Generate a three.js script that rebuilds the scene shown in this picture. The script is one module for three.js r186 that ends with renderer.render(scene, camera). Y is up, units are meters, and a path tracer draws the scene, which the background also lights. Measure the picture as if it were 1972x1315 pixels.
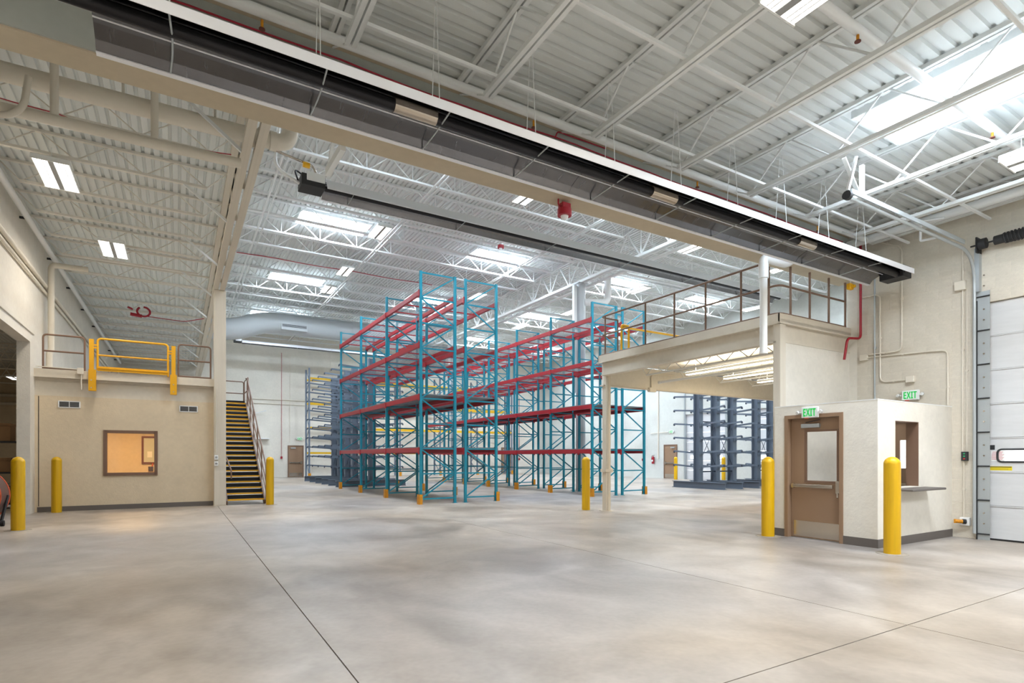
import * as THREE from 'three';
import { RectAreaLightUniformsLib } from 'three/addons/lights/RectAreaLightUniformsLib.js';
import { RoundedBoxGeometry } from 'three/addons/geometries/RoundedBoxGeometry.js';
import { mergeGeometries } from 'three/addons/utils/BufferGeometryUtils.js';
import { FontLoader } from 'three/addons/loaders/FontLoader.js';
import { TextGeometry } from 'three/addons/geometries/TextGeometry.js';

// Plan axes: x to the right along the front header, v into the hall (v = -z), y up. Metres.
const scene = new THREE.Scene();
const camera = new THREE.PerspectiveCamera(63.09, 1972 / 1315, 0.05, 200);
camera.position.set(0, 1.42, 0);
camera.rotation.y = -30.95 * Math.PI / 180;
camera.setViewOffset(1972, 1315, 0, -222, 1972, 1315);      // rising-front lens
scene.background = new THREE.Color().setRGB(1.0, 1.08, 1.2);  // overcast daylight outdoors
scene.backgroundIntensity = 3.0;
const renderer = new THREE.WebGLRenderer();
renderer.toneMapping = THREE.LinearToneMapping;
renderer.toneMappingExposure = 2.08;
renderer.shadowMap.enabled = true;
RectAreaLightUniformsLib.init();
const L = {                                                   // lamp strengths (nits) and colours
  skyHall: 23, skyFront: 16, led: 20, ledFront: 25, ledLeft: 26, strip: 12, office: 27,
  dayColor: [0.82, 0.95, 1.12], ledColor: [1.0, 0.95, 0.89], ledWarm: [1.0, 0.9, 0.78], warm: [1.0, 0.84, 0.62], amber: [1.0, 0.62, 0.26],
};

// ---------------------------------------------------------------- helpers
let seed = 7;
const rnd = () => { seed = (seed + 0x6d2b79f5) | 0; let t = Math.imul(seed ^ (seed >>> 15), 1 | seed); t = (t + Math.imul(t ^ (t >>> 7), 61 | t)) ^ t; return ((t ^ (t >>> 14)) >>> 0) / 4294967296; };
const rr = (a, b) => a + (b - a) * rnd();
const P = (x, y, v) => new THREE.Vector3(x, y, -v);
const ORD = ['first', 'second', 'third', 'fourth', 'fifth', 'sixth', 'seventh', 'eighth', 'ninth', 'tenth', 'eleventh', 'twelfth', 'thirteenth', 'fourteenth', 'fifteenth', 'sixteenth', 'seventeenth', 'eighteenth', 'nineteenth', 'twentieth', 'twenty-first', 'twenty-second', 'twenty-third', 'twenty-fourth', 'twenty-fifth'];
const taken = new Map();
function numbered(n) { const k = taken.get(n) ?? 0; taken.set(n, k + 1); return k ? n + '_' + String(k).padStart(3, '0') : n; }
function thing(name, label, category, group) {
  const o = new THREE.Group(); o.name = numbered(name); o.userData = { label, category };
  if (group) o.userData.group = group;
  scene.add(o); return o;
}
function struct(name, label) { const o = new THREE.Group(); o.name = name; o.userData = { kind: 'structure' }; if (label) o.userData.label = label; scene.add(o); return o; }
function part(name, parent) { const o = new THREE.Group(); o.name = name; parent.add(o); return o; }
const box3 = new THREE.Box3();
function seat(t) {                       // moves the group's origin to the thing's base, its parts stay where they are
  t.updateMatrixWorld(true); box3.setFromObject(t);
  const b = new THREE.Vector3((box3.min.x + box3.max.x) / 2, box3.min.y, (box3.min.z + box3.max.z) / 2);
  for (const c of t.children) c.position.sub(b);
  t.position.copy(b); return t;
}
const UB = new THREE.BoxGeometry(1, 1, 1), UC = new THREE.CylinderGeometry(1, 1, 1, 12), UC6 = new THREE.CylinderGeometry(1, 1, 1, 6), UC24 = new THREE.CylinderGeometry(1, 1, 1, 28);
function mesh(name, geo, mat, parent) { const m = new THREE.Mesh(geo, mat); m.name = name; m.castShadow = m.receiveShadow = true; parent.add(m); return m; }
function bx(name, mat, parent, x0, x1, y0, y1, v0, v1) {
  const m = mesh(name, UB, mat, parent); m.position.set((x0 + x1) / 2, (y0 + y1) / 2, -(v0 + v1) / 2); m.scale.set(Math.abs(x1 - x0), Math.abs(y1 - y0), Math.abs(v1 - v0)); return m;
}
const up = new THREE.Vector3(0, 1, 0), tmpM = new THREE.Matrix4();
function bar(name, mat, parent, a, b, w, h) {    // rectangular bar from a to b, w wide, h tall
  const m = mesh(name, UB, mat, parent), d = b.clone().sub(a), len = d.length(); d.normalize();
  const u = Math.abs(d.y) > 0.99 ? new THREE.Vector3(0, 0, 1) : up;
  tmpM.lookAt(b, a, u); m.quaternion.setFromRotationMatrix(tmpM);
  m.position.copy(a).add(b).multiplyScalar(0.5); m.scale.set(w, h, len); return m;
}
function rod(name, mat, parent, a, b, r, g = UC) {
  const m = mesh(name, g, mat, parent), d = b.clone().sub(a);
  m.position.copy(a).add(b).multiplyScalar(0.5); m.scale.set(r, d.length(), r);
  m.quaternion.setFromUnitVectors(up, d.normalize()); return m;
}
function filletPath(pts, R, n = 7) {
  const out = [pts[0].clone()];
  for (let i = 1; i < pts.length - 1; i++) {
    const a = pts[i - 1], b = pts[i], c = pts[i + 1], d1 = a.clone().sub(b), d2 = c.clone().sub(b);
    const r = Math.min(R, d1.length() * 0.49, d2.length() * 0.49); d1.normalize(); d2.normalize();
    const s = b.clone().addScaledVector(d1, r), e = b.clone().addScaledVector(d2, r);
    for (let k = 0; k <= n; k++) { const t = k / n; out.push(s.clone().multiplyScalar((1 - t) * (1 - t)).addScaledVector(b, 2 * t * (1 - t)).addScaledVector(e, t * t)); }
  }
  out.push(pts[pts.length - 1].clone()); return out;
}
function sweepG(pts, r, n = 10) {              // round tube along points, capped
  const pos = [], nor = [], idx = []; let nrm = null;
  const T = pts.map((p, i) => (i < pts.length - 1 ? pts[i + 1].clone().sub(p) : p.clone().sub(pts[i - 1])).normalize());
  for (let i = 0; i < pts.length; i++) {
    const t = i ? T[i - 1].clone().add(T[i]).normalize() : T[0];
    if (!nrm) nrm = Math.abs(t.y) < 0.9 ? up.clone().cross(t).normalize() : new THREE.Vector3(1, 0, 0).cross(t).normalize();
    nrm.addScaledVector(t, -nrm.dot(t)).normalize(); const bi = t.clone().cross(nrm);
    for (let k = 0; k < n; k++) { const a = k / n * 2 * Math.PI, q = nrm.clone().multiplyScalar(Math.cos(a)).addScaledVector(bi, Math.sin(a)); pos.push(pts[i].x + q.x * r, pts[i].y + q.y * r, pts[i].z + q.z * r); nor.push(q.x, q.y, q.z); }
    if (i) for (let k = 0; k < n; k++) { const a = (i - 1) * n + k, b = (i - 1) * n + (k + 1) % n; idx.push(a, b, a + n, b, b + n, a + n); }
  }
  for (const [i, s] of [[0, 1], [pts.length - 1, -1]]) {
    const c = pos.length / 3, t = T[Math.min(i, T.length - 1)]; pos.push(pts[i].x, pts[i].y, pts[i].z); nor.push(-s * t.x, -s * t.y, -s * t.z);
    for (let k = 0; k < n; k++) idx.push(c, i * n + (k + (s > 0 ? 1 : 0)) % n, i * n + (k + (s > 0 ? 0 : 1)) % n);
  }
  const g = new THREE.BufferGeometry(); g.setAttribute('position', new THREE.Float32BufferAttribute(pos, 3)); g.setAttribute('normal', new THREE.Float32BufferAttribute(nor, 3));
  g.setAttribute('uv', new THREE.Float32BufferAttribute(new Float32Array(pos.length / 3 * 2), 2)); g.setIndex(idx); return g;
}
function pipe(name, mat, parent, pts, r, R = 0.12, n = 10) { return mesh(name, sweepG(filletPath(pts, R), r, n), mat, parent); }
function boxG(x0, x1, y0, y1, v0, v1) {          // box with uv in metres
  const g = new THREE.BoxGeometry(x1 - x0, y1 - y0, v1 - v0); g.translate((x0 + x1) / 2, (y0 + y1) / 2, -(v0 + v1) / 2);
  const p = g.attributes.position, n = g.attributes.normal, u = g.attributes.uv;
  for (let i = 0; i < p.count; i++) { if (Math.abs(n.getX(i)) > 0.5) u.setXY(i, p.getZ(i), p.getY(i)); else if (Math.abs(n.getY(i)) > 0.5) u.setXY(i, p.getX(i), p.getZ(i)); else u.setXY(i, p.getX(i), p.getY(i)); }
  return g;
}
function solid(name, mat, parent, boxes) { return mesh(name, mergeGeometries(boxes.map((b) => boxG(...b))), mat, parent); }
function rbox(name, mat, parent, x0, x1, y0, y1, v0, v1, r = 0.008, seg = 2) {
  const m = mesh(name, new RoundedBoxGeometry(x1 - x0, y1 - y0, v1 - v0, seg, r), mat, parent); m.position.set((x0 + x1) / 2, (y0 + y1) / 2, -(v0 + v1) / 2); return m;
}

// ---------------------------------------------------------------- textures and materials
function makeNoise(N, s) {
  const perm = new Uint8Array(N * N); let q = s; for (let i = 0; i < N * N; i++) { q = (q * 1664525 + 1013904223) >>> 0; perm[i] = q >>> 24; }
  return (x, y) => { const xi = Math.floor(x), yi = Math.floor(y), fx = x - xi, fy = y - yi, u = fx * fx * (3 - 2 * fx), w = fy * fy * (3 - 2 * fy), a = ((xi % N) + N) % N, b = (a + 1) % N, c = (((yi % N) + N) % N) * N, d = ((((yi + 1) % N) + N) % N) * N;
    return ((perm[a + c] * (1 - u) + perm[b + c] * u) * (1 - w) + (perm[a + d] * (1 - u) + perm[b + d] * u) * w) / 255; };
}
const n1 = makeNoise(64, 11), n2 = makeNoise(64, 77), n3 = makeNoise(64, 901);
const fbm = (f, x, y, o) => { let s = 0, a = 0.5, t = 0; for (let i = 0; i < o; i++) { s += a * f(x, y); t += a; x = x * 2 + 17.3; y = y * 2 + 5.1; a *= 0.5; } return s / t; };
function tex(S, fn, srgb, repeat) {
  const d = new Uint8Array(S * S * 4);
  for (let j = 0; j < S; j++) for (let i = 0; i < S; i++) { const c = fn(i / S, j / S), k = (j * S + i) * 4; d[k] = c[0]; d[k + 1] = c[1]; d[k + 2] = c[2]; d[k + 3] = 255; }
  const t = new THREE.DataTexture(d, S, S); t.magFilter = THREE.LinearFilter; t.minFilter = THREE.LinearMipmapLinearFilter; t.generateMipmaps = true; t.wrapS = t.wrapT = THREE.MirroredRepeatWrapping;
  if (srgb) t.colorSpace = THREE.SRGBColorSpace; t.repeat.set(repeat, repeat); t.needsUpdate = true; return t;
}
const clamp = (v) => Math.max(0, Math.min(255, v));
// polished concrete: warm and cool cloudy patches, trowel smudges, specks (one tile = 11 m)
const floorMap = tex(1536, (u, w) => {
  const wx = u * 11 + 1.6 * fbm(n3, u * 6, w * 6, 3), wy = w * 11 + 1.6 * fbm(n2, u * 6 + 9, w * 6, 3);
  const big = fbm(n1, wx * 0.55, wy * 0.55, 4), mid = fbm(n2, wx * 1.9, wy * 1.9, 4), fine = fbm(n3, u * 300, w * 300, 2), warm = fbm(n3, wx * 0.35 + 5, wy * 0.35, 3);
  const smear = fbm(n1, wx * 3.2 + 40, wy * 0.9, 3);
  const b = 152 + (big - 0.5) * 62 + (mid - 0.5) * 40 + (smear - 0.5) * 22 + (fine - 0.5) * 10, t = (warm - 0.5) * 26;
  return [clamp(b + 8 + t * 0.6), clamp(b - 1), clamp(b - 11 - t * 0.9)];
}, true, 1 / 11);
const floorRough = tex(512, (u, w) => { const a = fbm(n2, u * 14, w * 14, 4), b = fbm(n3, u * 90, w * 90, 2), r = clamp(75 + a * 46 + b * 8); return [r, r, r]; }, false, 1 / 11);
const wallMap = tex(512, (u, w) => { const a = fbm(n1, u * 5, w * 5, 5), b = fbm(n2, u * 60, w * 60, 2), r = clamp(240 + (a - 0.5) * 22 + (b - 0.5) * 8); return [r, r, r]; }, true, 1 / 4);
const wallBump = tex(512, (u, w) => { const b = fbm(n3, u * 60, w * 60, 3), r = clamp(b * 255); return [r, r, r]; }, false, 1 / 1.5);
const metalRough = tex(256, (u, w) => { const a = fbm(n1, u * 4, w * 30, 4), r = clamp(70 + a * 90); return [r, r, r]; }, false, 1);
const dirtMap = tex(512, (u, w) => { const a = fbm(n3, u * 9, w * 9, 5), r = clamp(226 + (a - 0.5) * 58); return [r, r, r]; }, true, 1);
const hex = (h) => new THREE.Color(h);
const std = (color, roughness = 0.6, o = {}) => new THREE.MeshStandardMaterial({ color: hex(color), roughness, ...o });
const wallPaint = (color, rough = 0.85) => std(color, rough, { map: wallMap, bumpMap: wallBump, bumpScale: 0.002 });
const M = {
  floor: std('#ffffff', 1, { map: floorMap, roughnessMap: floorRough }),
  joint: std('#4a453f', 0.95),
  wall: wallPaint('#f0ebdf'), wallTan: wallPaint('#e6d5b8'), wallGray: wallPaint('#d9dcd6'), almond: std('#e5dccb', 0.55, { map: wallMap }),
  header: std('#b9beb8', 0.6, { map: wallMap }), soffit: std('#d0c2a8', 0.7, { map: wallMap }),
  block: std('#e6dece', 0.55, { map: wallMap, bumpMap: wallBump, bumpScale: 0.003 }),
  mortar: std('#e2dac9', 0.7),
  deck: std('#dde1df', 0.55), steel: std('#e6e9e8', 0.5), steelCream: std('#e2dfd5', 0.5), pipeWhite: std('#e9ebea', 0.4), pipeCream: std('#e0d9ca', 0.5),
  teal: std('#0b859c', 0.42), red: std('#ab2530', 0.42), orange: std('#e79a0c', 0.5, { map: dirtMap }), yellow: std('#f3bf00', 0.42, { map: dirtMap }), yellowRail: std('#e5a908', 0.45),
  slate: std('#687584', 0.5), darkSlate: std('#3d4654', 0.55), deckGray: std('#8d949a', 0.6, { map: dirtMap }), wire: std('#aab0b3', 0.35, { metalness: 0.8 }),
  brown: std('#7b604e', 0.5), brownDoor: std('#94785f', 0.5), base: std('#66605b', 0.65), black: std('#17181a', 0.6), charcoal: std('#2b2d30', 0.6),
  galv: std('#b4bbbe', 0.42, { metalness: 0.5 }), alum: new THREE.MeshStandardMaterial({ color: hex('#77787c'), metalness: 1, roughness: 0.5, roughnessMap: metalRough }),
  alumRim: std('#eceef2', 0.4, { metalness: 0.1 }), tubeDark: std('#26262a', 0.35, { metalness: 0.6 }), steelBrushed: std('#bfb5a8', 0.35, { metalness: 0.8, roughnessMap: metalRough }),
  ductGray: std('#c9cfd2', 0.45), redPipe: std('#a3162a', 0.4), redCable: std('#a81c33', 0.5), doorWhite: std('#e2e4e6', 0.45, { map: wallMap }), rubber: std('#1d1d1e', 0.8),
  glass: new THREE.MeshPhysicalMaterial({ color: 0xffffff, roughness: 0.04, transmission: 1, thickness: 0, ior: 1.5 }),
  plastic: std('#eef0f0', 0.35), grayPlastic: std('#9a9c9c', 0.5), cardboard: std('#8a6a48', 0.85), darkBox: std('#3c2a2a', 0.8), bin: std('#7c7f72', 0.7), rust: std('#6d3a2f', 0.7), coral: std('#c4532c', 0.6),
  treadBlack: std('#1b1c1e', 0.75, { bumpMap: wallBump, bumpScale: 0.002 }), whiteboard: std('#c9cdbf', 0.3),
};
const glow = (rgb, k, base = '#ffffff') => new THREE.MeshStandardMaterial({ color: hex(base), roughness: 0.6, emissive: new THREE.Color().setRGB(...rgb), emissiveIntensity: k });
const G = { sky: glow([0.96, 0.99, 1.0], 1.9), led: glow([1.0, 0.95, 0.87], 2.4), strip: glow([1.0, 0.92, 0.76], 2.0), exit: glow([0.005, 0.2, 0.035], 1, '#0a8a3a'), exitRed: glow([0.3, 0.04, 0.02], 0.8, '#70100a'), amber: glow(L.amber, 1.2), button: glow([0.02, 0.25, 0.1], 0.5, '#0a5a30'), buttonRed: glow([0.3, 0.03, 0.02], 0.5, '#6a0a08') };
function areaLight(x0, x1, y, v0, v1, rgb, k) {          // faces down
  const l = new THREE.RectAreaLight(new THREE.Color().setRGB(...rgb), k, Math.abs(x1 - x0), Math.abs(v1 - v0));
  l.position.set((x0 + x1) / 2, y, -(v0 + v1) / 2); l.rotation.x = -Math.PI / 2; l.castShadow = true; scene.add(l); return l;
}

// ================================================================ STRUCTURE
const XW = 11.85, XL = -3.15, VB = 41.2, XR = 27.6, HF = 5.95, HH = 9.9, HLB = 7.3, XG = 1.0, VH0 = 6.1, VH1 = 6.43, VM = -7;
{ // floor: slabs with sawn joints
  const f = struct('floor', 'polished grey concrete floor with sawn joints'), g = 0.005;
  solid('joint_filler', M.joint, f, [[-12, XR + 0.3, -0.2, -0.012, VM - 0.3, VB + 0.3]]);
  const jx = 0.97, jx2 = 5.28, jv = 2.31;
  const S = [[-12, jx - g, VM, jv - g], [-12, jx - g, jv + g, 18.4], [jx + g, jx2 - g, VM, jv - g], [jx + g, jx2 - g, jv + g, 11.4], [jx2 + g, 12, VM, jv - g], [jx2 + g, 12, jv + g, 11.4]];
  for (const [a, b, c, d] of S) solid('slab', M.floor, f, [[a, b, -0.05, 0, c, d]]);
  for (const [a, b, c, d] of [[9.2, 10.15, 10.85, 10.858], [9.2, 10.15, 11.78, 11.788], [9.2, 9.208, 10.85, 11.788], [10.142, 10.15, 10.85, 11.788]]) bx('isolation_joint', M.joint, f, a, b, -0.002, 0.0006, c, d);
  solid('slab', M.floor, f, [[jx + g, XR, -0.05, 0, 11.4, VB], [12, XR, -0.05, 0, 6, 11.4], [-12, jx + g, -0.05, 0, 18.4, VB]]);
}
function deckMesh(name, ribAxis, a0, a1, c0, c1, y, holes, parent, mat) {   // ribbed roof deck; a = along the ribs, c = across
  const pos = [], p = 0.1524, prof = [[0, 0], [0.09, 0], [0.103, 0.038], [0.1394, 0.038], [p, 0]];
  const put = (a, c, h) => (ribAxis === 'x' ? pos.push(a, y + h, -c) : pos.push(c, y + h, -a));
  for (let k = 0, c = c0; c < c1 - 0.01; k++, c = c0 + k * p) {
    let segs = [[a0, a1]];
    for (const [h0, h1, k0, k1] of holes) if (c + p / 2 > k0 && c + p / 2 < k1) segs = segs.flatMap(([s, e]) => (h1 <= s || h0 >= e ? [[s, e]] : [[s, h0], [h1, e]].filter(([m, n]) => n - m > 0.02)));
    for (const [s, e] of segs) for (let i = 0; i < 4; i++) {
      const [o0, e0] = prof[i], [o1, e1] = prof[i + 1], A = [s, c + o0, e0], B = [e, c + o0, e0], C = [e, c + o1, e1], D = [s, c + o1, e1];
      for (const q of [A, B, C, A, C, D]) put(...q);
    }
  }
  const g = new THREE.BufferGeometry(); g.setAttribute('position', new THREE.Float32BufferAttribute(pos, 3)); g.computeVertexNormals();
  g.setAttribute('uv', new THREE.Float32BufferAttribute(new Float32Array(pos.length / 3 * 2), 2));
  const m = mesh(name, g, mat, parent); m.material.side = THREE.DoubleSide; return m;
}
const hallJoists = []; for (let k = -6; k <= 16; k++) hallJoists.push(16.77 + 1.475 * k);
// skylights of the hall sit between two joists
const SKX = [[3.6, 6.0], [10.35, 13.0], [17.2, 19.7], [23.05, 25.5]], SKV = [[12.55, 13.7], [19.92, 21.1], [27.3, 28.5], [34.65, 35.85]];
const SKF = [[7.62, 8.8, 1.45, 3.95], [1.6, 2.8, -4.6, -2.1], [7.62, 8.8, -4.6, -2.1]];
{
  const c = struct('ceiling', 'white ribbed steel roof deck over the front bay');
  deckMesh('deck_sheet', 'x', XL, XW, VM, VH0, HF, SKF, c, M.deck);
  solid('roof_slab', M.deck, c, [[XL - 0.5, XW + 0.4, 6.22, 6.4, VM - 0.3, VH0]]);
  const d = struct('ceiling_hall', 'white ribbed steel roof deck over the main hall');
  deckMesh('deck_sheet', 'v', VH1, VB, XG + 0.1, XR, HH, SKV.flatMap(([v0, v1]) => SKX.map(([x0, x1]) => [v0, v1, x0, x1])), d, M.deck);
  solid('roof_slab', M.deck, d, [[XG - 0.1, XR + 0.3, HH + 0.22, HH + 0.4, VH0, VB + 0.3]]);
  const e = struct('ceiling_left', 'white ribbed steel roof deck over the low left bay');
  deckMesh('deck_sheet', 'v', VH1, VB, XL, XG + 0.1, HLB, [], e, M.deck);
  solid('roof_slab', M.deck, e, [[XL - 0.5, XG, HLB + 0.06, HLB + 0.2, VH0, VB + 0.3]]);
}
{ // walls
  const wl = struct('wall_left', 'cream left wall with a tall opening'), oy = 4.27, o0 = 12.2, o1 = 17.95;
  solid('masonry', M.wall, wl, [[XL - 0.26, XL, 0, 7.4, o1, VB + 0.3], [XL - 0.26, XL, oy, 7.4, o0, o1], [XL - 0.26, XL, 0, 7.4, VM - 0.3, o0]]);
  bx('ledge_strip', M.wall, wl, XL, XL + 0.03, 4.5, 4.6, 6.5, 18.3);
  const wb = struct('wall_back', 'cream precast panels of the far wall');
  for (const [x0, x1] of [[XL - 0.4, 2], [2, 9.4], [9.4, 16.8], [16.8, 24.2], [24.2, XR + 0.3]]) for (const [y0, y1] of [[0, 7.3], [7.3, 10.1]]) solid('panel', M.wall, wb, [[x0 + 0.006, x1 - 0.006, y0 + (y0 ? 0.012 : 0), y1, VB, VB + 0.25]]);
  solid('backing', M.wall, wb, [[XL - 0.4, XR + 0.3, 0, 10.1, VB + 0.02, VB + 0.3]]);
  const wr = struct('wall_right', 'off-white far right wall with dock doors');
  const dd = [[21.55, 24.65], [16.6, 19.7]];
  solid('panel', M.wallGray, wr, [[XR, XR + 0.3, 0, 10.1, 24.65, VB + 0.3], [XR, XR + 0.3, 0, 10.1, 19.7, 21.55], [XR, XR + 0.3, 0, 10.1, VH0, 16.6], [XR, XR + 0.3, 4.1, 10.1, 16.6, 19.7], [XR, XR + 0.3, 4.1, 10.1, 21.55, 24.65]]);
  // near wall of the hall right of the dock bay, clerestory over the left girder, upper front wall
  const wn = struct('wall_front', 'cream upper front wall of the hall');
  solid('panel', M.wall, wn, [[XW, XR + 0.3, 0, 10.1, VH0 - 0.05, VH0 + 0.2], [XL - 0.4, XR, HF + 0.1, 10.1, VH0 + 0.02, VH1]]);
  const wc = struct('wall_clerestory', 'cream clerestory wall over the left girder');
  solid('panel', M.wall, wc, [[XG - 0.08, XG + 0.08, HLB, 10.1, VH0 + 0.1, VB]]);
  const wk = struct('wall_behind', 'cream wall behind the viewer');
  solid('panel', M.wall, wk, [[-4, 12.3, 0, 6.3, VM - 0.3, VM]]);
  // annex beyond the left opening
  const wa = struct('wall_annex', 'dim tan walls of the annex beyond the opening');
  solid('panel', M.wallTan, wa, [[-12, XL - 0.26, 0, 6.5, 40, 40.2], [-12.2, -12, 0, 6.5, 6, 40.2], [-12, XL - 0.26, 0, 6.5, 6, 6.2]]);
  const ca = struct('ceiling_annex'); deckMesh('deck_sheet', 'v', 6, 40, -12, XL - 0.26, 6.2, [], ca, M.deck);
  solid('roof_slab', M.deck, ca, [[-12.2, XL - 0.4, 6.26, 6.4, 6, 40.2]]);
}
{ // dock wall of painted block, each block its own piece near the camera
  const w = struct('wall_dock', 'cream painted block wall around the dock door');
  const d0 = 0.95, d1 = 4.0, dh = 4.06, e0 = 5.08, e1 = 6.0, eh = 2.16, T = 0.2;       // dock opening, exit door opening
  solid('mortar_bed', M.mortar, w, [[XW + 0.003, XW + T, 0, 6.25, d1, e0], [XW + 0.003, XW + T, eh, 6.25, e0, e1], [XW + 0.003, XW + T, 0, 6.25, e1, VH0], [XW + 0.003, XW + T, dh, 6.25, d0, d1], [XW + 0.003, XW + T, 0, 6.25, VM - 0.3, d0]]);
  const bw = 0.4064, bh = 0.2032, blk = new RoundedBoxGeometry(0.04, bh - 0.004, bw - 0.004, 1, 0.002), half = new RoundedBoxGeometry(0.04, bh - 0.004, bw / 2 - 0.004, 1, 0.002);
  let n = 0; const extra = [];
  for (let r = 0; r * bh < 6.1; r++) {
    const off = (r % 2) * bw / 2; let v = VH0 - bw + off;
    for (; v > -2.6; v -= bw) {
      let a = v, b = v + bw; const y0 = r * bh, y1 = y0 + bh;
      if (b > VH0 + 0.01) b = VH0;
      const cut = (c0, c1, ch, cl = 0) => { if (y0 + bh / 2 < ch && b > c0 + 0.02 && a < c1 - 0.02) { if (a < c0 - 0.05) b = c0; else if (b > c1 + 0.05) a = c1; else a = b; } };
      cut(d0, d1, dh); cut(e0, e1, eh);
      if (b - a < 0.06) continue;
      const near = a > 2.9 && n < 300, x = XW + 0.02;
      if (near) {
        const full = b - a > bw - 0.01, m = mesh('block', full ? blk : half, M.block, w); if (!full) m.scale.z = (b - a - 0.005) / (bw / 2 - 0.005);
        m.position.set(x, (y0 + y1) / 2, -(a + b) / 2); n++;
      } else extra.push(boxG(XW, XW + 0.03, y0 + 0.0025, y1 - 0.0025, a + 0.0025, b - 0.0025));
    }
  }
  const ex = mesh('block_field', mergeGeometries(extra), M.block, w); ex.userData.kind = 'stuff';
}
// header beam between the front bay and the hall
{
  const t = struct('trim_1', 'deep painted header beam with tan soffit');
  solid('web_face', M.header, t, [[XL, XW, 5.0, 5.8, VH0, VH1]]);
  solid('soffit_plate', M.soffit, t, [[XL, XW, 4.985, 5.0, VH0 + 0.02, VH1 + 0.03]]);
  solid('top_flange', M.soffit, t, [[XL, XW, 5.8, 5.83, VH0 - 0.1, VH1 + 0.08]]);
}

// ================================================================ ROOF STEEL
function joist(name, label, group, axis, pos, a0, a1, yTop, depth, pw, o = {}) {
  const t = thing(name, label, 'joist', group), mat = o.mat ?? M.steel, cw = o.cw ?? 0.05, ch = o.ch ?? 0.045, r = o.r ?? 0.013, e = o.inset ?? 0.7;
  const q = (a, y, c = 0) => (axis === 'x' ? P(a, y, pos + c) : P(pos + c, y, a));
  const yb = yTop - depth, sep = cw * 0.55 + 0.008;
  if (o.double) for (const s of [-1, 1]) { bar('top_chord', mat, t, q(a0, yTop - ch / 2, s * sep), q(a1, yTop - ch / 2, s * sep), cw, ch); bar('bottom_chord', mat, t, q(a0 + e, yb + ch / 2, s * sep), q(a1 - e, yb + ch / 2, s * sep), cw, ch); }
  else { bar('top_chord', mat, t, q(a0, yTop - ch / 2), q(a1, yTop - ch / 2), cw * 2.1, ch); bar('bottom_chord', mat, t, q(a0 + e, yb + ch / 2), q(a1 - e, yb + ch / 2), cw * 2.1, ch); }
  const n = Math.max(1, Math.round((a1 - a0 - 2 * e) / pw)), st = (a1 - a0 - 2 * e) / n, yt = yTop - ch * 0.7, y0 = yb + ch * 0.7;
  rod('web_bar', mat, t, q(a0 + 0.1, yt), q(a0 + e, y0), r, UC6); rod('web_bar', mat, t, q(a1 - 0.1, yt), q(a1 - e, y0), r, UC6);
  if (o.verticals) for (let i = 0; i <= n; i++) {
    const c = a0 + e + st * i;
    rod('web_bar', mat, t, q(c, yt), q(c, y0), r * 0.9, UC6);
    if (i) rod('web_bar', mat, t, q(c - st * 0.45, yt), q(c - 0.05, y0), r, UC6);
    if (i < n) rod('web_bar', mat, t, q(c + st * 0.45, yt), q(c + 0.05, y0), r, UC6);
  } else for (let i = 0; i < n; i++) {
    const c = a0 + e + st * i;
    rod('web_bar', mat, t, q(c + 0.02, y0), q(c + st / 2 - 0.03, yt), r, UC6); rod('web_bar', mat, t, q(c + st / 2 + 0.03, yt), q(c + st - 0.02, y0), r, UC6);
  }
  if (o.seat) { bx('bearing_seat', mat, t, pos - 0.06, pos + 0.06, o.seat, yTop - ch, a1 - 0.12, a1); }
  return seat(t);
}
const frontX = []; for (let k = -2; k <= 6; k++) frontX.push(1.42 + 1.503 * k);
frontX.forEach((x, i) => { joist('roof_joist', `white open-web joist under the front bay roof, ${ORD[i]} counted from the left wall`, 'front bay roof joists', 'v', x, VM, VH1 - 0.04, HF, 0.58, 1.3, { cw: 0.045, ch: 0.05, r: 0.0125, double: true, seat: 5.83, inset: 1.0 }); });
joist('roof_joist', 'white open-web joist running tight along the dock wall', 'front bay roof joists', 'v', 11.55, VM, VH1 - 0.04, HF, 0.4, 1.3, { cw: 0.045, ch: 0.05, r: 0.0125, double: true, seat: 5.83 });
hallJoists.forEach((v, i) => {
  joist('roof_joist', `white steel bar joist over the left half of the hall, ${ORD[i]} beyond the header`, 'hall roof joists, left span', 'x', v, XG + 0.1, 14.55, HH, 0.54, 1.3, { verticals: true, r: 0.018, cw: 0.058, ch: 0.055 });
  joist('roof_joist', `white steel bar joist over the right half of the hall, ${ORD[i]} beyond the header`, 'hall roof joists, right span', 'x', v, 14.65, XR, HH, 0.54, 1.3, { verticals: true, r: 0.018, cw: 0.058, ch: 0.055 });
});
const leftV = []; for (let v = 14.5 - 1.55 * 5; v < VB - 0.3; v += 1.55) leftV.push(v);
leftV.forEach((v, i) => joist('roof_joist', `cream short joist under the low left bay roof, ${ORD[i]} beyond the header`, 'left bay roof joists', 'x', v, XL, XG - 0.05, HLB, 0.42, 0.95, { mat: M.steelCream, r: 0.011, inset: 0.45, cw: 0.035 }));
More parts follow.
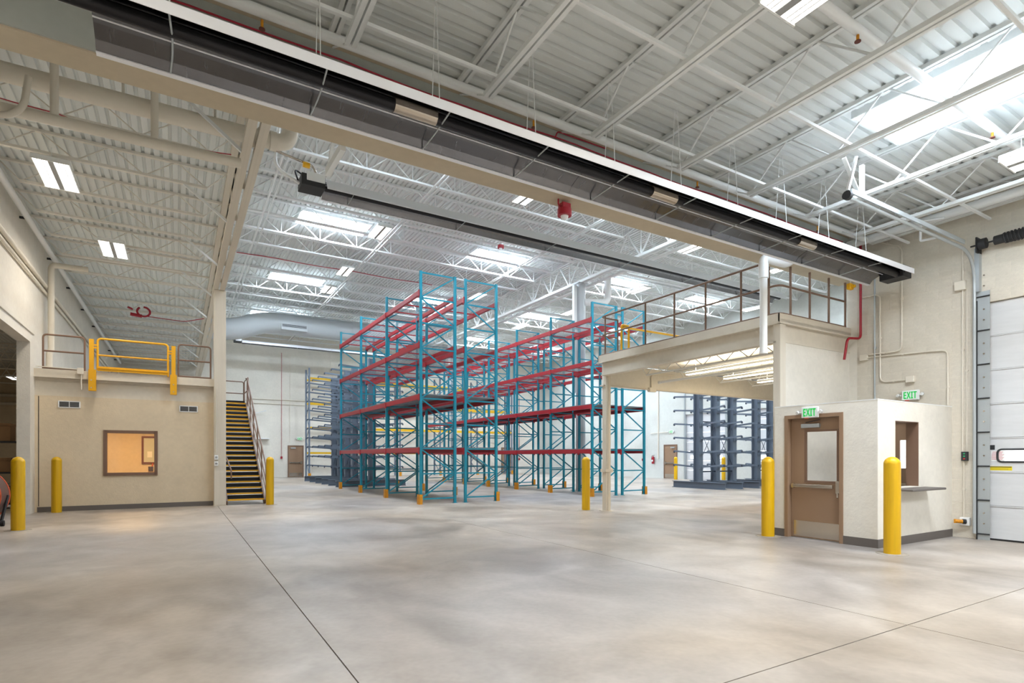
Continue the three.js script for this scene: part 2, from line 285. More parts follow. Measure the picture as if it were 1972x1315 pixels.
function girder(label, x, v0, v1, yt, yb, w, mat, pw, r) {
  const t = thing('roof_girder', label, 'girder', 'roof girders'), yu = yt - 0.06, yl = yb + 0.05;
  for (const s of [-1, 1]) { bar('top_chord', mat, t, P(x + s * w * 0.3, yt - 0.05, v0), P(x + s * w * 0.3, yt - 0.05, v1), w * 0.4, 0.1); bar('bottom_chord', mat, t, P(x + s * w * 0.29, yb + 0.05, v0), P(x + s * w * 0.29, yb + 0.05, v1), w * 0.42, 0.1); }
  const n = Math.round((v1 - v0) / pw), st = (v1 - v0) / n;
  for (let i = 0; i < n; i++) { const c = v0 + st * i; bar('web_member', mat, t, P(x, yl, c), P(x, yu, c + st / 2), r, r); bar('web_member', mat, t, P(x, yu, c + st / 2), P(x, yl, c + st), r, r); bar('web_member', mat, t, P(x, yu, c), P(x, yl, c), r * 0.8, r * 0.8); }
  return t;
}
{
  const g = girder('cream truss girder along the low left bay, above the stair column', XG + 0.01, VH1, VB, HLB, 6.26, 0.3, M.almond, 1.55, 0.06);
  for (let v = 9.85; v < 36; v += 3.1) bar('kicker_brace', M.steel, g, P(0.05, 6.93, v), P(0.87, 6.3, v), 0.045, 0.045);
  seat(g);
  seat(girder('white truss girder carried by the round grey hall column', 14.6, VH1, VB, HH, 8.75, 0.26, M.steel, 1.475, 0.05));
}
{ // annex trusses glimpsed through the left opening
  for (const [i, v] of [18, 22, 25, 28, 31, 34, 37].entries()) joist('roof_joist', `bare truss over the annex beyond the left opening, ${ORD[i]} from its near end`, 'annex roof trusses', 'x', v, -11.9, XL - 0.5, 6.2, 1.1, 1.2, { mat: M.steelCream, r: 0.022 });
}
{
  const t = thing('header_brace', 'short white brace angled down from the far side of the header', 'brace'); bar('strut', M.steel, t, P(1.62, 4.98, 6.47), P(1.62, 5.02, 7.25), 0.06, 0.09); bar('diagonal', M.steel, t, P(1.62, 5.02, 7.2), P(1.62, 5.75, 6.47), 0.04, 0.04); seat(t);
}
// columns
{
  const c = thing('steel_column', 'cream square column beside the foot of the stairs', 'column');
  rbox('shaft', M.almond, c, 0.88, 1.19, 0.012, 6.26, 18.2, 18.5, 0.012); bx('base_plate', M.almond, c, 0.86, 1.21, 0, 0.012, 18.18, 18.52);
  rod('conduit', M.pipeCream, c, P(0.93, 1.55, 18.18), P(0.93, 3.4, 18.18), 0.012);
  for (const y of [1.16, 1.34]) { const b = rbox('switch_box', M.plastic, c, 0.885, 0.985, y, y + 0.13, 18.13, 18.2, 0.006); bx('switch_plate', M.grayPlastic, c, 0.905, 0.965, y + 0.04, y + 0.09, 18.125, 18.131); }
  seat(c);
  const roundCol = (label, x, v, r, h) => { const t = thing('steel_column', label, 'column', 'hall columns'); rod('shaft', M.ductGray, t, P(x, 0.02, v), P(x, h, v), r, UC24); bx('base_plate', M.ductGray, t, x - 0.3, x + 0.3, 0, 0.02, v - 0.3, v + 0.3); bx('cap_plate', M.ductGray, t, x - 0.25, x + 0.25, h, h + 0.03, v - 0.2, v + 0.2); bar('side_leg', M.steel, t, P(x - 0.32, h - 4.6, v), P(x - 0.32, h - 0.1, v), 0.14, 0.14); return t; };
  const a = roundCol('thick light grey column standing in the right pallet rack', 14.62, 18.72, 0.2, 8.72);
  seat(a);
  seat(roundCol('thick light grey column seen through the left pallet rack', 14.62, 31.4, 0.2, 8.72));
}
// ================================================================ SKYLIGHTS AND LAMPS
function skylight(label, x0, x1, v0, v1, y, group, k) {
  const t = thing('skylight', label, 'skylight', group), d = 0.16;
  const lens = part('skylight_lens', t), nx = 2;
  for (let i = 0; i < nx; i++) { const a = x0 + (x1 - x0) * i / nx, b = x0 + (x1 - x0) * (i + 1) / nx; bx('lens_pane', G.sky, lens, a + 0.012, b - 0.012, y + 0.14, y + 0.155, v0, v1); }
  bx('glazing_bar', M.steel, t, (x0 + x1) / 2 - 0.012, (x0 + x1) / 2 + 0.012, y + 0.1, y + 0.16, v0, v1);
  bx('curb', M.steel, t, x0 - 0.03, x0, y - 0.09, y + d, v0 - 0.03, v1 + 0.03); bx('curb', M.steel, t, x1, x1 + 0.03, y - 0.09, y + d, v0 - 0.03, v1 + 0.03);
  bx('curb', M.steel, t, x0, x1, y - 0.09, y + d, v0 - 0.03, v0); bx('curb', M.steel, t, x0, x1, y - 0.09, y + d, v1, v1 + 0.03);
  areaLight(x0 + 0.02, x1 - 0.02, y + 0.13, v0 + 0.02, v1 - 0.02, L.dayColor, k);
  return seat(t);
}
SKV.forEach(([v0, v1], j) => SKX.forEach(([x0, x1], i) => skylight(`hall skylight, ${ORD[i]} from the left in the ${ORD[j]} row beyond the header`, x0, x1, v0, v1, HH, 'hall skylights', L.skyHall)));
skylight('bright skylight in the front bay roof beside the dock door', ...SKF[0], HF, null, L.skyFront);
skylight('skylight in the front bay roof behind the viewer, left', ...SKF[1], HF, null, L.skyFront);
skylight('skylight in the front bay roof behind the viewer, right', ...SKF[2], HF, null, L.skyFront);
function ledLamp(label, x, v, y, group, k, hang, w = 0.5, len = 1.2) {
  const t = thing('ceiling_lamp', label, 'light fixture', group), x0 = x - w / 2, v0 = v - len / 2;
  rbox('housing', M.steel, t, x0, x0 + w, y + 0.012, y + 0.075, v0, v0 + len, 0.008);
  bx('end_rim', M.steel, t, x0, x0 + w, y - 0.01, y + 0.015, v0, v0 + 0.015); bx('end_rim', M.steel, t, x0, x0 + w, y - 0.01, y + 0.015, v0 + len - 0.015, v0 + len);
  bx('lamp_divider', M.grayPlastic, t, x - 0.04, x + 0.04, y - 0.004, y + 0.012, v0 + 0.015, v0 + len - 0.015);
  for (const s of [-1, 1]) {
    const c = x + s * (w / 4 + 0.012), hw = w / 4 - 0.035; bx('lamp_lens', G.led, t, c - hw, c + hw, y, y + 0.012, v0 + 0.02, v0 + len - 0.02);
    for (const q of [-0.33, 0.33]) bx('lens_rib', M.plastic, t, c + hw * q - 0.006, c + hw * q + 0.006, y - 0.006, y, v0 + 0.02, v0 + len - 0.02);
    areaLight(c - hw, c + hw, y - 0.012, v0 + 0.03, v0 + len - 0.03, y > 8 ? L.ledColor : L.ledWarm, k);
  }
  for (const q of [0.15, len - 0.15]) rod('hanger_wire', M.steel, t, P(x, y + 0.07, v0 + q), P(x, y + hang, v0 + q), 0.004, UC6);
  return seat(t);
}
[[6.02, 18.98], [6.02, 23.7], [6.02, 26.7], [5.97, 35.2], [9.0, 14.0], [12.5, 24.1], [16.5, 14.3], [18.5, 19.3], [18.2, 24.2], [17.6, 28.4], [26.0, 18.6], [21.5, 14.0], [12.4, 30.4], [24.5, 30.5]].forEach(([x, v], i) => {
  const side = x < 8 ? 'left row' : x < 14 ? 'middle row' : 'right half'; const order = { 0: 'nearest', 1: 'second', 2: 'third', 3: 'farthest', 4: 'nearest', 5: 'second', 12: 'farthest', 6: 'nearest left', 7: 'above the near skylight of', 8: 'left of the far skylight of', 9: 'far left', 10: 'near right wall of', 11: 'nearest right', 13: 'far right' }[i];
  ledLamp(`twin-panel ceiling lamp in the hall, ${order}${order.endsWith('of') ? '' : ' of'} the ${side}`, x, v, 9.22, 'hall ceiling lamps', L.led, 0.3);
});
ledLamp('twin-panel ceiling lamp under the low left bay, nearer the viewer', -1.93, 13.12, 6.6, 'left bay lamps', L.ledLeft, 0.3, 0.54, 1.24);
ledLamp('twin-panel ceiling lamp under the low left bay, farther from the viewer', -1.4, 17.08, 6.6, 'left bay lamps', L.ledLeft, 0.3, 0.54, 1.24);
ledLamp('twin-panel ceiling lamp cut by the top edge of the photo', 4.48, 2.37, 5.28, 'front bay lamps', L.ledFront, 0.3, 0.5, 1.22);
ledLamp('twin-panel ceiling lamp cut by the right edge, below the skylight', 9.28, 2.3, 5.2, 'front bay lamps', L.ledFront, 0.35, 0.54, 1.22);
[[-0.6, 2.0, 'left of the viewer overhead'], [-0.6, -2.2, 'behind the viewer, left'], [4.48, -2.4, 'behind the viewer, middle'], [9.28, -2.4, 'behind the viewer, right']].forEach(([x, v, w]) => ledLamp(`twin-panel ceiling lamp ${w}`, x, v, 5.28, 'front bay lamps', L.ledFront, 0.3, 0.5, 1.22));
ledLamp('added fill lamp in the annex beyond the left opening', -6.5, 19, 5.2, null, 18, 0.18);  // added off-frame to lift the dark annex, no known fixture there
ledLamp('third added fill lamp deepest in the annex', -6.2, 32.5, 4.9, null, 18, 0.25);  // invented lamp, brightens the far end of the annex
ledLamp('second added fill lamp deeper in the annex', -6.2, 25, 4.9, null, 18, 0.25);  // another made-up lamp, raises the annex light level

// ================================================================ OFFICE UNDER THE LEFT MEZZANINE
const VO = 18.45;
{
  const w = struct('wall_office', 'tan office wall under the left mezzanine');
  const wx0 = -1.69, wx1 = -0.54, wy0 = 0.95, wy1 = 2.1;
  solid('drywall', M.wallTan, w, [[XL, wx0, 0, 3.0, VO, VO + 0.12], [wx1, 0.9, 0, 3.0, VO, VO + 0.12], [wx0, wx1, 0, wy0, VO, VO + 0.12], [wx0, wx1, wy1, 3.0, VO, VO + 0.12]]);
  solid('bulkhead', M.almond, w, [[XL, 0.9, 3.0, 3.5, VO + 0.03, VO + 0.15]]);
  bx('control_joint', M.black, w, XL + 0.07, XL + 0.085, 0.15, 2.98, VO - 0.004, VO);
  solid('office_shell', M.wallTan, w, [[XL, 0.9, 0, 3.4, 22.4, 22.5], [0.8, 0.9, 0, 3.4, VO + 0.12, 22.4], [XL, 0.8, 2.76, 2.85, VO + 0.12, 22.4]]);
  const b = struct('baseboard_office'); bx('strip', M.base, b, XL + 0.05, 0.87, 0, 0.13, VO - 0.012, VO);
  const wi = struct('window_1', 'brown framed office window');
  for (const [a, c, d, e] of [[wx0 - 0.04, wx0 + 0.04, wy0 - 0.04, wy1 + 0.04], [wx1 - 0.04, wx1 + 0.04, wy0 - 0.04, wy1 + 0.04], [wx0, wx1, wy1 - 0.04, wy1 + 0.04], [wx0, wx1, wy0 - 0.04, wy0 + 0.04]]) bx('window_frame', M.brown, wi, a, c, d, e, VO - 0.03, VO + 0.14);
  bx('pane', M.glass, wi, wx0 + 0.04, wx1 - 0.04, wy0 + 0.04, wy1 - 0.04, VO + 0.05, VO + 0.056);
  for (const [x0, lab] of [[-2.68, 'left'], [0.02, 'right']]) {
    const t = thing('air_vent', `white louvred air vent high on the office wall, ${lab} one`, 'vent', 'office vents'), x1 = x0 + 0.46, y0 = 2.7, y1 = 2.88;
    for (const [a, c, d, e] of [[x0, x1, y1 - 0.02, y1], [x0, x1, y0, y0 + 0.02], [x0, x0 + 0.025, y0, y1], [x1 - 0.025, x1, y0, y1], [(x0 + x1) / 2 - 0.008, (x0 + x1) / 2 + 0.008, y0, y1]]) bx('frame', M.plastic, t, a, c, d, e, VO - 0.016, VO - 0.001);
    bx('back_plate', M.charcoal, t, x0 + 0.01, x1 - 0.01, y0 + 0.01, y1 - 0.01, VO - 0.004, VO - 0.001);
    for (let k = 0; k < 6; k++) bar('louvre', M.grayPlastic, t, P(x0 + 0.025, y0 + 0.03 + k * 0.024, VO - 0.01), P(x1 - 0.025, y0 + 0.03 + k * 0.024, VO - 0.01), 0.012, 0.006);
    seat(t);
  }
  // inside the office
  const lamp = thing('office_lamp', 'warm ceiling lamp inside the left office', 'light fixture'); rbox('housing', M.steel, lamp, -1.9, -0.5, 2.68, 2.75, 20.1, 20.5, 0.01); bx('lamp_lens', G.amber, lamp, -1.88, -0.52, 2.672, 2.68, 20.12, 20.48); seat(lamp);
  areaLight(-1.88, -0.52, 2.66, 20.12, 20.48, L.amber, L.office);
  const bd = thing('whiteboard', 'grey planning board framed in wood behind the office window', 'board'); bx('panel', M.whiteboard, bd, -1.0, 0.1, 1.24, 2.05, 22.36, 22.4);
  for (const [a, c, d, e] of [[-1.06, -1.0, 1.18, 2.11], [0.1, 0.16, 1.18, 2.11], [-1.0, 0.1, 2.05, 2.11], [-1.0, 0.1, 1.18, 1.24]]) bx('frame', M.rust, bd, a, c, d, e, 22.35, 22.4);
  for (let k = 0; k < 4; k++) bx('paper', M.plastic, bd, -0.9 + k * 0.2, -0.76 + k * 0.2, 1.4 + (k % 2) * 0.3, 1.6 + (k % 2) * 0.3, 22.352, 22.36); seat(bd);
  const desk = thing('desk', 'small desk inside the office with wooden top', 'desk'); bx('desk_top', M.cardboard, desk, -0.85, 0.5, 0.9, 0.94, 21.6, 22.2); for (const [x, v] of [[-0.82, 21.63], [0.44, 21.63], [-0.82, 22.14], [0.44, 22.14]]) bx('leg', M.charcoal, desk, x, x + 0.04, 0, 0.9, v, v + 0.04); seat(desk);
  const jar = thing('pencil_cup', 'dark cup with orange handle on the office desk', 'cup'); mesh('cup', new THREE.LatheGeometry([[0, 0], [0.06, 0], [0.07, 0.02], [0.075, 0.16], [0.068, 0.16], [0.06, 0.02], [0, 0.02]].map(([a, b]) => new THREE.Vector2(a, b)), 16), M.darkBox, jar).position.copy(P(-0.78, 0.94, 21.85)); bar('marker', M.coral, jar, P(-0.77, 0.98, 21.85), P(-0.72, 1.2, 21.82), 0.03, 0.03); seat(jar);
}
{ // left mezzanine deck and its guard
  const t = struct('trim_2', 'cream edge beam of the left mezzanine');
  solid('edge_beam', M.almond, t, [[XL, 0.9, 3.5, 3.68, VO - 0.1, VO + 0.06], [XL, 0.9, 3.46, 3.5, VO - 0.13, VO + 0.06]]);
  solid('floor_plate', M.almond, t, [[XL, XG, 3.4, 3.5, VO, 26.5], [XG, 2.35, 3.42, 3.49, 23.72, 25.4]]);
}
function railPanel(label, a, b, y0, y1, r, mat, o = {}) {       // closed loop guard with rounded upper corners; a, b plan points [x, v]
  const t = thing(o.name ?? 'guard_rail', label, 'railing', o.group), A = (y, f) => P(a[0] + (b[0] - a[0]) * f, y, a[1] + (b[1] - a[1]) * f);
  pipe('frame_tube', mat, t, [A(y0, 0), A(y1, 0), A(y1, 1), A(y0, 1)], r, 0.09);
  rod('bottom_rail', mat, t, A(y0 + r, 0), A(y0 + r, 1), r); rod('mid_rail', mat, t, A((y0 + y1) / 2 + 0.02, 0), A((y0 + y1) / 2 + 0.02, 1), r);
  for (const f of o.posts ?? []) rod('post', mat, t, A(y0, f), A(y1, f), r);
  return seat(t);
}
const VR = 18.3 + 0.07;
railPanel('brown pipe guard at the left end of the office roof', [-2.97, VR], [-2.12, VR], 3.68, 4.56, 0.022, M.brown);
railPanel('brown pipe guard at the right end of the office roof, by the column', [0.0, VR], [0.8, VR], 3.68, 4.6, 0.022, M.brown);
{
  const t = thing('safety_gate', 'yellow pallet safety gate on the office roof edge', 'gate');
  for (const [x, n] of [[-1.97, 0], [-0.12, 1]]) {
    bx('gate_post', M.yellowRail, t, x - 0.05, x + 0.05, 3.45, 4.53, VR - 0.09, VR - 0.01);
    const br = bx('bracket', M.yellowRail, t, x - 0.06 + (n ? -0.02 : 0), x + 0.1 - (n ? 0.02 : 0), 3.16, 3.72, VR - 0.13, VR - 0.02);
    for (const y of [3.24, 3.44]) rod('bolt', M.galv, t, P(x, y, VR - 0.14), P(x, y, VR - 0.12), 0.014);
    bx('hinge_arm', M.yellowRail, t, n ? x - 0.13 : x, n ? x : x + 0.13, 4.36, 4.4, VR - 0.07, VR - 0.03); bx('hinge_arm', M.yellowRail, t, n ? x - 0.13 : x, n ? x : x + 0.13, 4.29, 4.33, VR - 0.07, VR - 0.03);
  }
  pipe('gate_tube', M.yellowRail, t, [P(-1.84, 3.72, VR - 0.05), P(-1.84, 4.56, VR - 0.05), P(-0.25, 4.56, VR - 0.05), P(-0.25, 3.66, VR - 0.05)], 0.027, 0.1);
  rod('mid_rail', M.yellowRail, t, P(-1.84, 4.12, VR - 0.05), P(-0.25, 4.12, VR - 0.05), 0.022);
  bx('kick_rail', M.yellowRail, t, -1.84, -0.25, 3.7, 3.82, VR - 0.08, VR - 0.02); bx('kick_lip', M.yellowRail, t, -1.84, -0.25, 3.76, 3.785, VR - 0.1, VR - 0.08);
  seat(t);
  const b = thing('junction_box', 'small cream junction box on the office roof edge left of the gate', 'box'); rbox('box', M.pipeCream, b, -2.27, -2.13, 3.58, 3.74, VO - 0.2, VO - 0.14, 0.006); rod('drop_conduit', M.pipeCream, b, P(-2.18, 3.58, VO - 0.17), P(-2.18, 3.18, VO - 0.17), 0.014); rod('feed_conduit', M.pipeCream, b, P(-3.1, 3.72, VO - 0.17), P(-2.27, 3.7, VO - 0.17), 0.012); seat(b);
}
{ // stairs
  const t = thing('staircase', 'steel stairs with black treads and yellow nosings, up to the left mezzanine', 'stairs'), N = 21, r = 0.1662, run = 0.271, v0 = 18.29, x0 = 1.24, x1 = 2.22;
  for (let k = 0; k < N; k++) {
    const y = r * (k + 1), v = v0 + run * k, s = part('step', t);
    bx('tread', M.treadBlack, s, x0, x1, y - 0.035, y, v + 0.03, v + run + 0.01); bx('nosing', M.yellowRail, s, x0, x1, y - 0.04, y + 0.004, v - 0.012, v + 0.03);
    bx('riser', M.treadBlack, s, x0, x1, y, y + r - 0.06, v + run - 0.006, v + run);
  }
  const ang = Math.atan2(r, run);
  for (const x of [x0 - 0.025, x1 + 0.025]) bar('stringer', M.brown, t, P(x, 0.02, v0 + 0.02), P(x, r * N - 0.1, v0 + run * (N - 0.6)), 0.04, 0.24);
  const xr = x1 + 0.06, Q = (k, h) => P(xr, r * (k + 1) + h, v0 + run * k);
  for (let k = 0; k <= 20; k += 4) rod('rail_post', M.brown, t, Q(k, -0.15), Q(k, 0.95), 0.021);
  pipe('hand_rail', M.brown, t, [P(xr, 0.25, v0 - 0.02), Q(0, 0.95), Q(20, 0.95), P(xr, r * N + 1.02, v0 + run * 20 + 0.5)], 0.021, 0.1); pipe('mid_rail', M.brown, t, [Q(0, 0.5), Q(20, 0.5)], 0.019); pipe('lower_rail', M.brown, t, [Q(0, 0.18), Q(20, 0.18)], 0.014);
  const xl = x0 - 0.06, R = (k, h) => P(xl, r * (k + 1) + h, v0 + run * k);
  pipe('hand_rail', M.brown, t, [P(1.33, 0.78, v0 - 0.03), P(1.33, 1.02, v0 - 0.03), R(3, 0.95), R(20, 0.95)], 0.021, 0.08);
  seat(t);
  railPanel('brown landing guard at the head of the stairs', [1.3, 25.3], [2.3, 25.3], 3.49, 4.5, 0.021, M.brown, { posts: [0.25] });
  railPanel('brown side guard of the stair landing', [2.32, 23.8], [2.32, 25.25], 3.49, 4.5, 0.021, M.brown);
}
// bollards
function bollard(label, x, v, h = 1.42, r = 0.108) {
  const t = thing('bollard', label, 'bollard', 'yellow bollards'), pr = [[0, 0], [r, 0], [r, h - r]];
  for (let k = 1; k <= 8; k++) pr.push([r * Math.cos(k / 8 * Math.PI / 2), h - r + r * Math.sin(k / 8 * Math.PI / 2)]);
  mesh('sleeve', new THREE.LatheGeometry(pr.map(([a, b]) => new THREE.Vector2(Math.max(a, 0), b)), 36), M.yellow, t).position.copy(P(x, 0.001, v));
  const ring = mesh('grout_ring', new THREE.CylinderGeometry(r + 0.1, r + 0.1, 0.004, 40), M.mortarFloor ?? (M.mortarFloor = std('#b3aa9c', 0.8, { map: dirtMap })), t); ring.position.copy(P(x, 0.002, v));
  return seat(t);
}
bollard('yellow bollard at the left edge, in front of the dark opening', -2.66, 14.13); bollard('yellow bollard against the office wall baseboard', -2.66, 18.1);
bollard('yellow bollard at the foot of the stairs', 2.33, 17.85); bollard('yellow bollard beside the cream mezzanine post', 9.33, 11.72);
bollard('yellow bollard left of the brown booth door', 9.06, 6.19); bollard('large yellow bollard in front of the booth corner', 8.98, 4.13);
bollard('far yellow bollard by the exit door in the right wall', 26.6, 24.5); bollard('far yellow bollard between the cantilever rack columns', 26.6, 20.95);

// ================================================================ BOOTH AND RIGHT MEZZANINE
const BX = 9.3, BV = 4.48, BH = 2.31, VMZ = 6.22;
{
  const w = struct('wall_booth', 'cream drywall booth beside the dock door'), T = 0.13, dv0 = 5.05, dv1 = 5.97, dh = 2.1, wx0 = 9.84, wx1 = 10.62, wy0 = 0.93, wy1 = 2.0;
  solid('front_wall', M.wall, w, [[BX, BX + T, 0, BH, BV, dv0], [BX, BX + T, dh, BH, dv0, dv1], [BX, BX + T, 0, BH, dv1, VMZ]]);
  solid('side_wall', M.wall, w, [[BX + T, wx0, 0, BH, BV, BV + T], [wx1, XW, 0, BH, BV, BV + T], [wx0, wx1, 0, wy0, BV, BV + T], [wx0, wx1, wy1, BH, BV, BV + T]]);
  for (const [a, b, c, d] of [[BX - 0.004, XW, BV - 0.004, BV + T + 0.004]]) bx('wall_cap', M.plastic, w, a, b, BH, BH + 0.012, c, d); bx('wall_cap', M.plastic, w, BX - 0.004, BX + T + 0.004, BH, BH + 0.012, BV + T, VMZ);
  const b = struct('baseboard_booth'); bx('strip', M.base, b, BX - 0.012, BX, 0, 0.135, BV - 0.012, dv0 - 0.05); bx('strip', M.base, b, BX - 0.012, BX, 0, 0.135, dv1 + 0.05, VMZ); bx('strip', M.base, b, BX, XW, 0, 0.135, BV - 0.012, BV);
  const wi = struct('window_2', 'open service window of the booth'); // brown lined reveal
  bx('reveal', M.brown, wi, wx1 - 0.012, wx1, wy0, wy1, BV + 0.002, BV + T + 0.002); bx('reveal', M.brown, wi, wx0, wx0 + 0.012, wy0, wy1, BV + 0.002, BV + T + 0.002); bx('reveal', M.brown, wi, wx0, wx1, wy1 - 0.012, wy1, BV + 0.002, BV + T + 0.002);
  bx('deep_jamb', M.brown, wi, wx1 - 0.012, wx1, wy0, wy1, BV + T + 0.002, BV + 0.187);
  const s = thing('counter_shelf', 'dark grey laminate shelf under the booth service window', 'shelf'); rbox('slab', M.base, s, 9.72, 10.86, 0.88, 0.915, BV - 0.3, BV + 0.1, 0.01); seat(s);
  const d = struct('door_1', 'brown half-glazed steel door of the booth');
  for (const [a, c, y0, y1] of [[dv0 - 0.05, dv0 + 0.012, 0, dh + 0.05], [dv1 - 0.012, dv1 + 0.05, 0, dh + 0.05], [dv0 + 0.012, dv1 - 0.012, dh - 0.012, dh + 0.05]]) bx('door_frame', M.brownDoor, d, BX - 0.015, BX + T + 0.015, y0, y1, a, c);
  const leaf = part('door_leaf', d), lx0 = BX + 0.085, lx1 = BX + 0.125, l0 = dv0 + 0.016, l1 = dv1 - 0.016, g0 = 5.14, g1 = 5.68, gy0 = 1.0, gy1 = 1.86;
  for (const [a, c, y0, y1] of [[l0, g0, 0.01, dh - 0.016], [g1, l1, 0.01, dh - 0.016], [g0, g1, 0.01, gy0], [g0, g1, gy1, dh - 0.016]]) bx('panel', M.brownDoor, leaf, lx0, lx1, y0, y1, a, c);
  for (const [a, c, y0, y1] of [[g0 - 0.025, g0 + 0.01, gy0 - 0.025, gy1 + 0.025], [g1 - 0.01, g1 + 0.025, gy0 - 0.025, gy1 + 0.025], [g0, g1, gy0 - 0.025, gy0 + 0.01], [g0, g1, gy1 - 0.01, gy1 + 0.025]]) bx('glazing_bead', M.brown, leaf, lx0 - 0.008, lx0, y0, y1, a, c);
  bx('pane', M.glass, leaf, lx0 + 0.015, lx0 + 0.021, gy0, gy1, g0, g1);
  bx('kick_plate', M.steelBrushed, leaf, lx0 - 0.004, lx0, 0.03, 0.3, l0 + 0.02, l1 - 0.04);
  const pb = part('panic_bar', d); rbox('push_pad', M.steelBrushed, pb, lx0 - 0.06, lx0 - 0.02, 0.885, 0.945, l0 + 0.13, l1 - 0.03, 0.01); rbox('latch_case', M.steelBrushed, pb, lx0 - 0.05, lx0, 0.8, 1.02, l0 + 0.02, l0 + 0.09, 0.012); bx('end_bracket', M.steelBrushed, pb, lx0 - 0.045, lx0, 0.875, 0.955, l1 - 0.07, l1 - 0.02); bar('latch_lever', M.steelBrushed, pb, P(lx0 - 0.045, 0.82, l0 + 0.055), P(lx0 - 0.08, 0.74, l0 + 0.035), 0.02, 0.03);
  const cl = part('door_closer', d); rbox('closer_body', M.galv, cl, lx0 - 0.06, lx0 - 0.005, 1.92, 1.99, 5.42, 5.74, 0.008); bar('closer_arm', M.charcoal, cl, P(lx0 - 0.04, 2.015, 5.66), P(BX + 0.02, 2.05, 5.4), 0.02, 0.012);
}
const font = await new FontLoader().loadAsync('fonts/droid/droid_sans_bold.typeface.json');
function exitSign(label, c, face, scale = 1) {       // c: centre of the plate, face: 'x' looks along -x, 'v' looks along -v
  const t = thing('exit_sign', label, 'exit sign', 'exit signs'), g = new THREE.Group(); g.name = 'sign_body'; t.add(g);
  rbox('housing', M.plastic, g, -0.16, 0.16, -0.1, 0.1, -0.02, 0.025, 0.012);
  const tg = new TextGeometry('EXIT', { font, size: 0.112, depth: 0.004, curveSegments: 3 }); tg.computeBoundingBox(); const bb = tg.boundingBox, w = bb.max.x - bb.min.x; tg.translate(-bb.min.x - w / 2, -(bb.max.y + bb.min.y) / 2, 0); tg.scale(0.25 / w * 0.95, 1.28, 1);
  const tm = mesh('sign_letters', tg, G.exit, g); tm.position.z = 0.021;
  for (const s of [-1, 1]) { const a = rod('lamp_arm', M.plastic, g, new THREE.Vector3(s * 0.155, 0, 0), new THREE.Vector3(s * 0.2, 0.005, 0.01), 0.012); const h = mesh('lamp_head', new THREE.SphereGeometry(0.034, 14, 10), M.grayPlastic, g); h.position.set(s * 0.215, 0.008, 0.015); h.scale.set(0.8, 1, 1); rod('lamp_rim', M.plastic, g, new THREE.Vector3(s * 0.215, 0.008, 0.03), new THREE.Vector3(s * 0.222, 0, 0.055), 0.03); }
  bx('sign_indicator', G.exitRed, g, -0.1, -0.03, -0.112, -0.1, -0.012, 0.005);
  g.position.copy(c); g.rotation.y = face === 'x' ? -Math.PI / 2 : 0; g.scale.setScalar(scale); return seat(t);
}
exitSign('green EXIT sign above the brown booth door', P(BX - 0.03, 2.18, 5.54), 'x', 0.92);
exitSign('green EXIT sign on the block wall above the booth', P(XW - 0.03, 2.58, 5.12), 'x', 0.92);
{ // outside door inside the booth
  const d = struct('door_2', 'brown outside door with a narrow lite, seen through the service window'), x = XW + 0.05;
  for (const [a, c, y0, y1] of [[5.08, 5.13, 0, 2.16], [5.94, 6.0, 0, 2.16], [5.13, 5.94, 2.1, 2.16]]) bx('door_frame', M.brownDoor, d, XW - 0.01, x + 0.05, y0, y1, a, c);
  for (const [a, c, y0, y1] of [[5.13, 5.2, 0, 2.1], [5.34, 5.94, 0, 2.1], [5.2, 5.34, 0, 1.2], [5.2, 5.34, 1.74, 2.1]]) bx('panel', M.brownDoor, d, x, x + 0.04, y0, y1, a, c);
  bx('pane', M.glass, d, x + 0.015, x + 0.021, 1.2, 1.74, 5.2, 5.34); rbox('push_bar', M.steelBrushed, d, x - 0.06, x - 0.02, 0.86, 0.92, 5.16, 5.9, 0.01); rbox('closer_body', M.galv, d, x - 0.06, x - 0.005, 1.95, 2.02, 5.6, 5.88, 0.008);
}
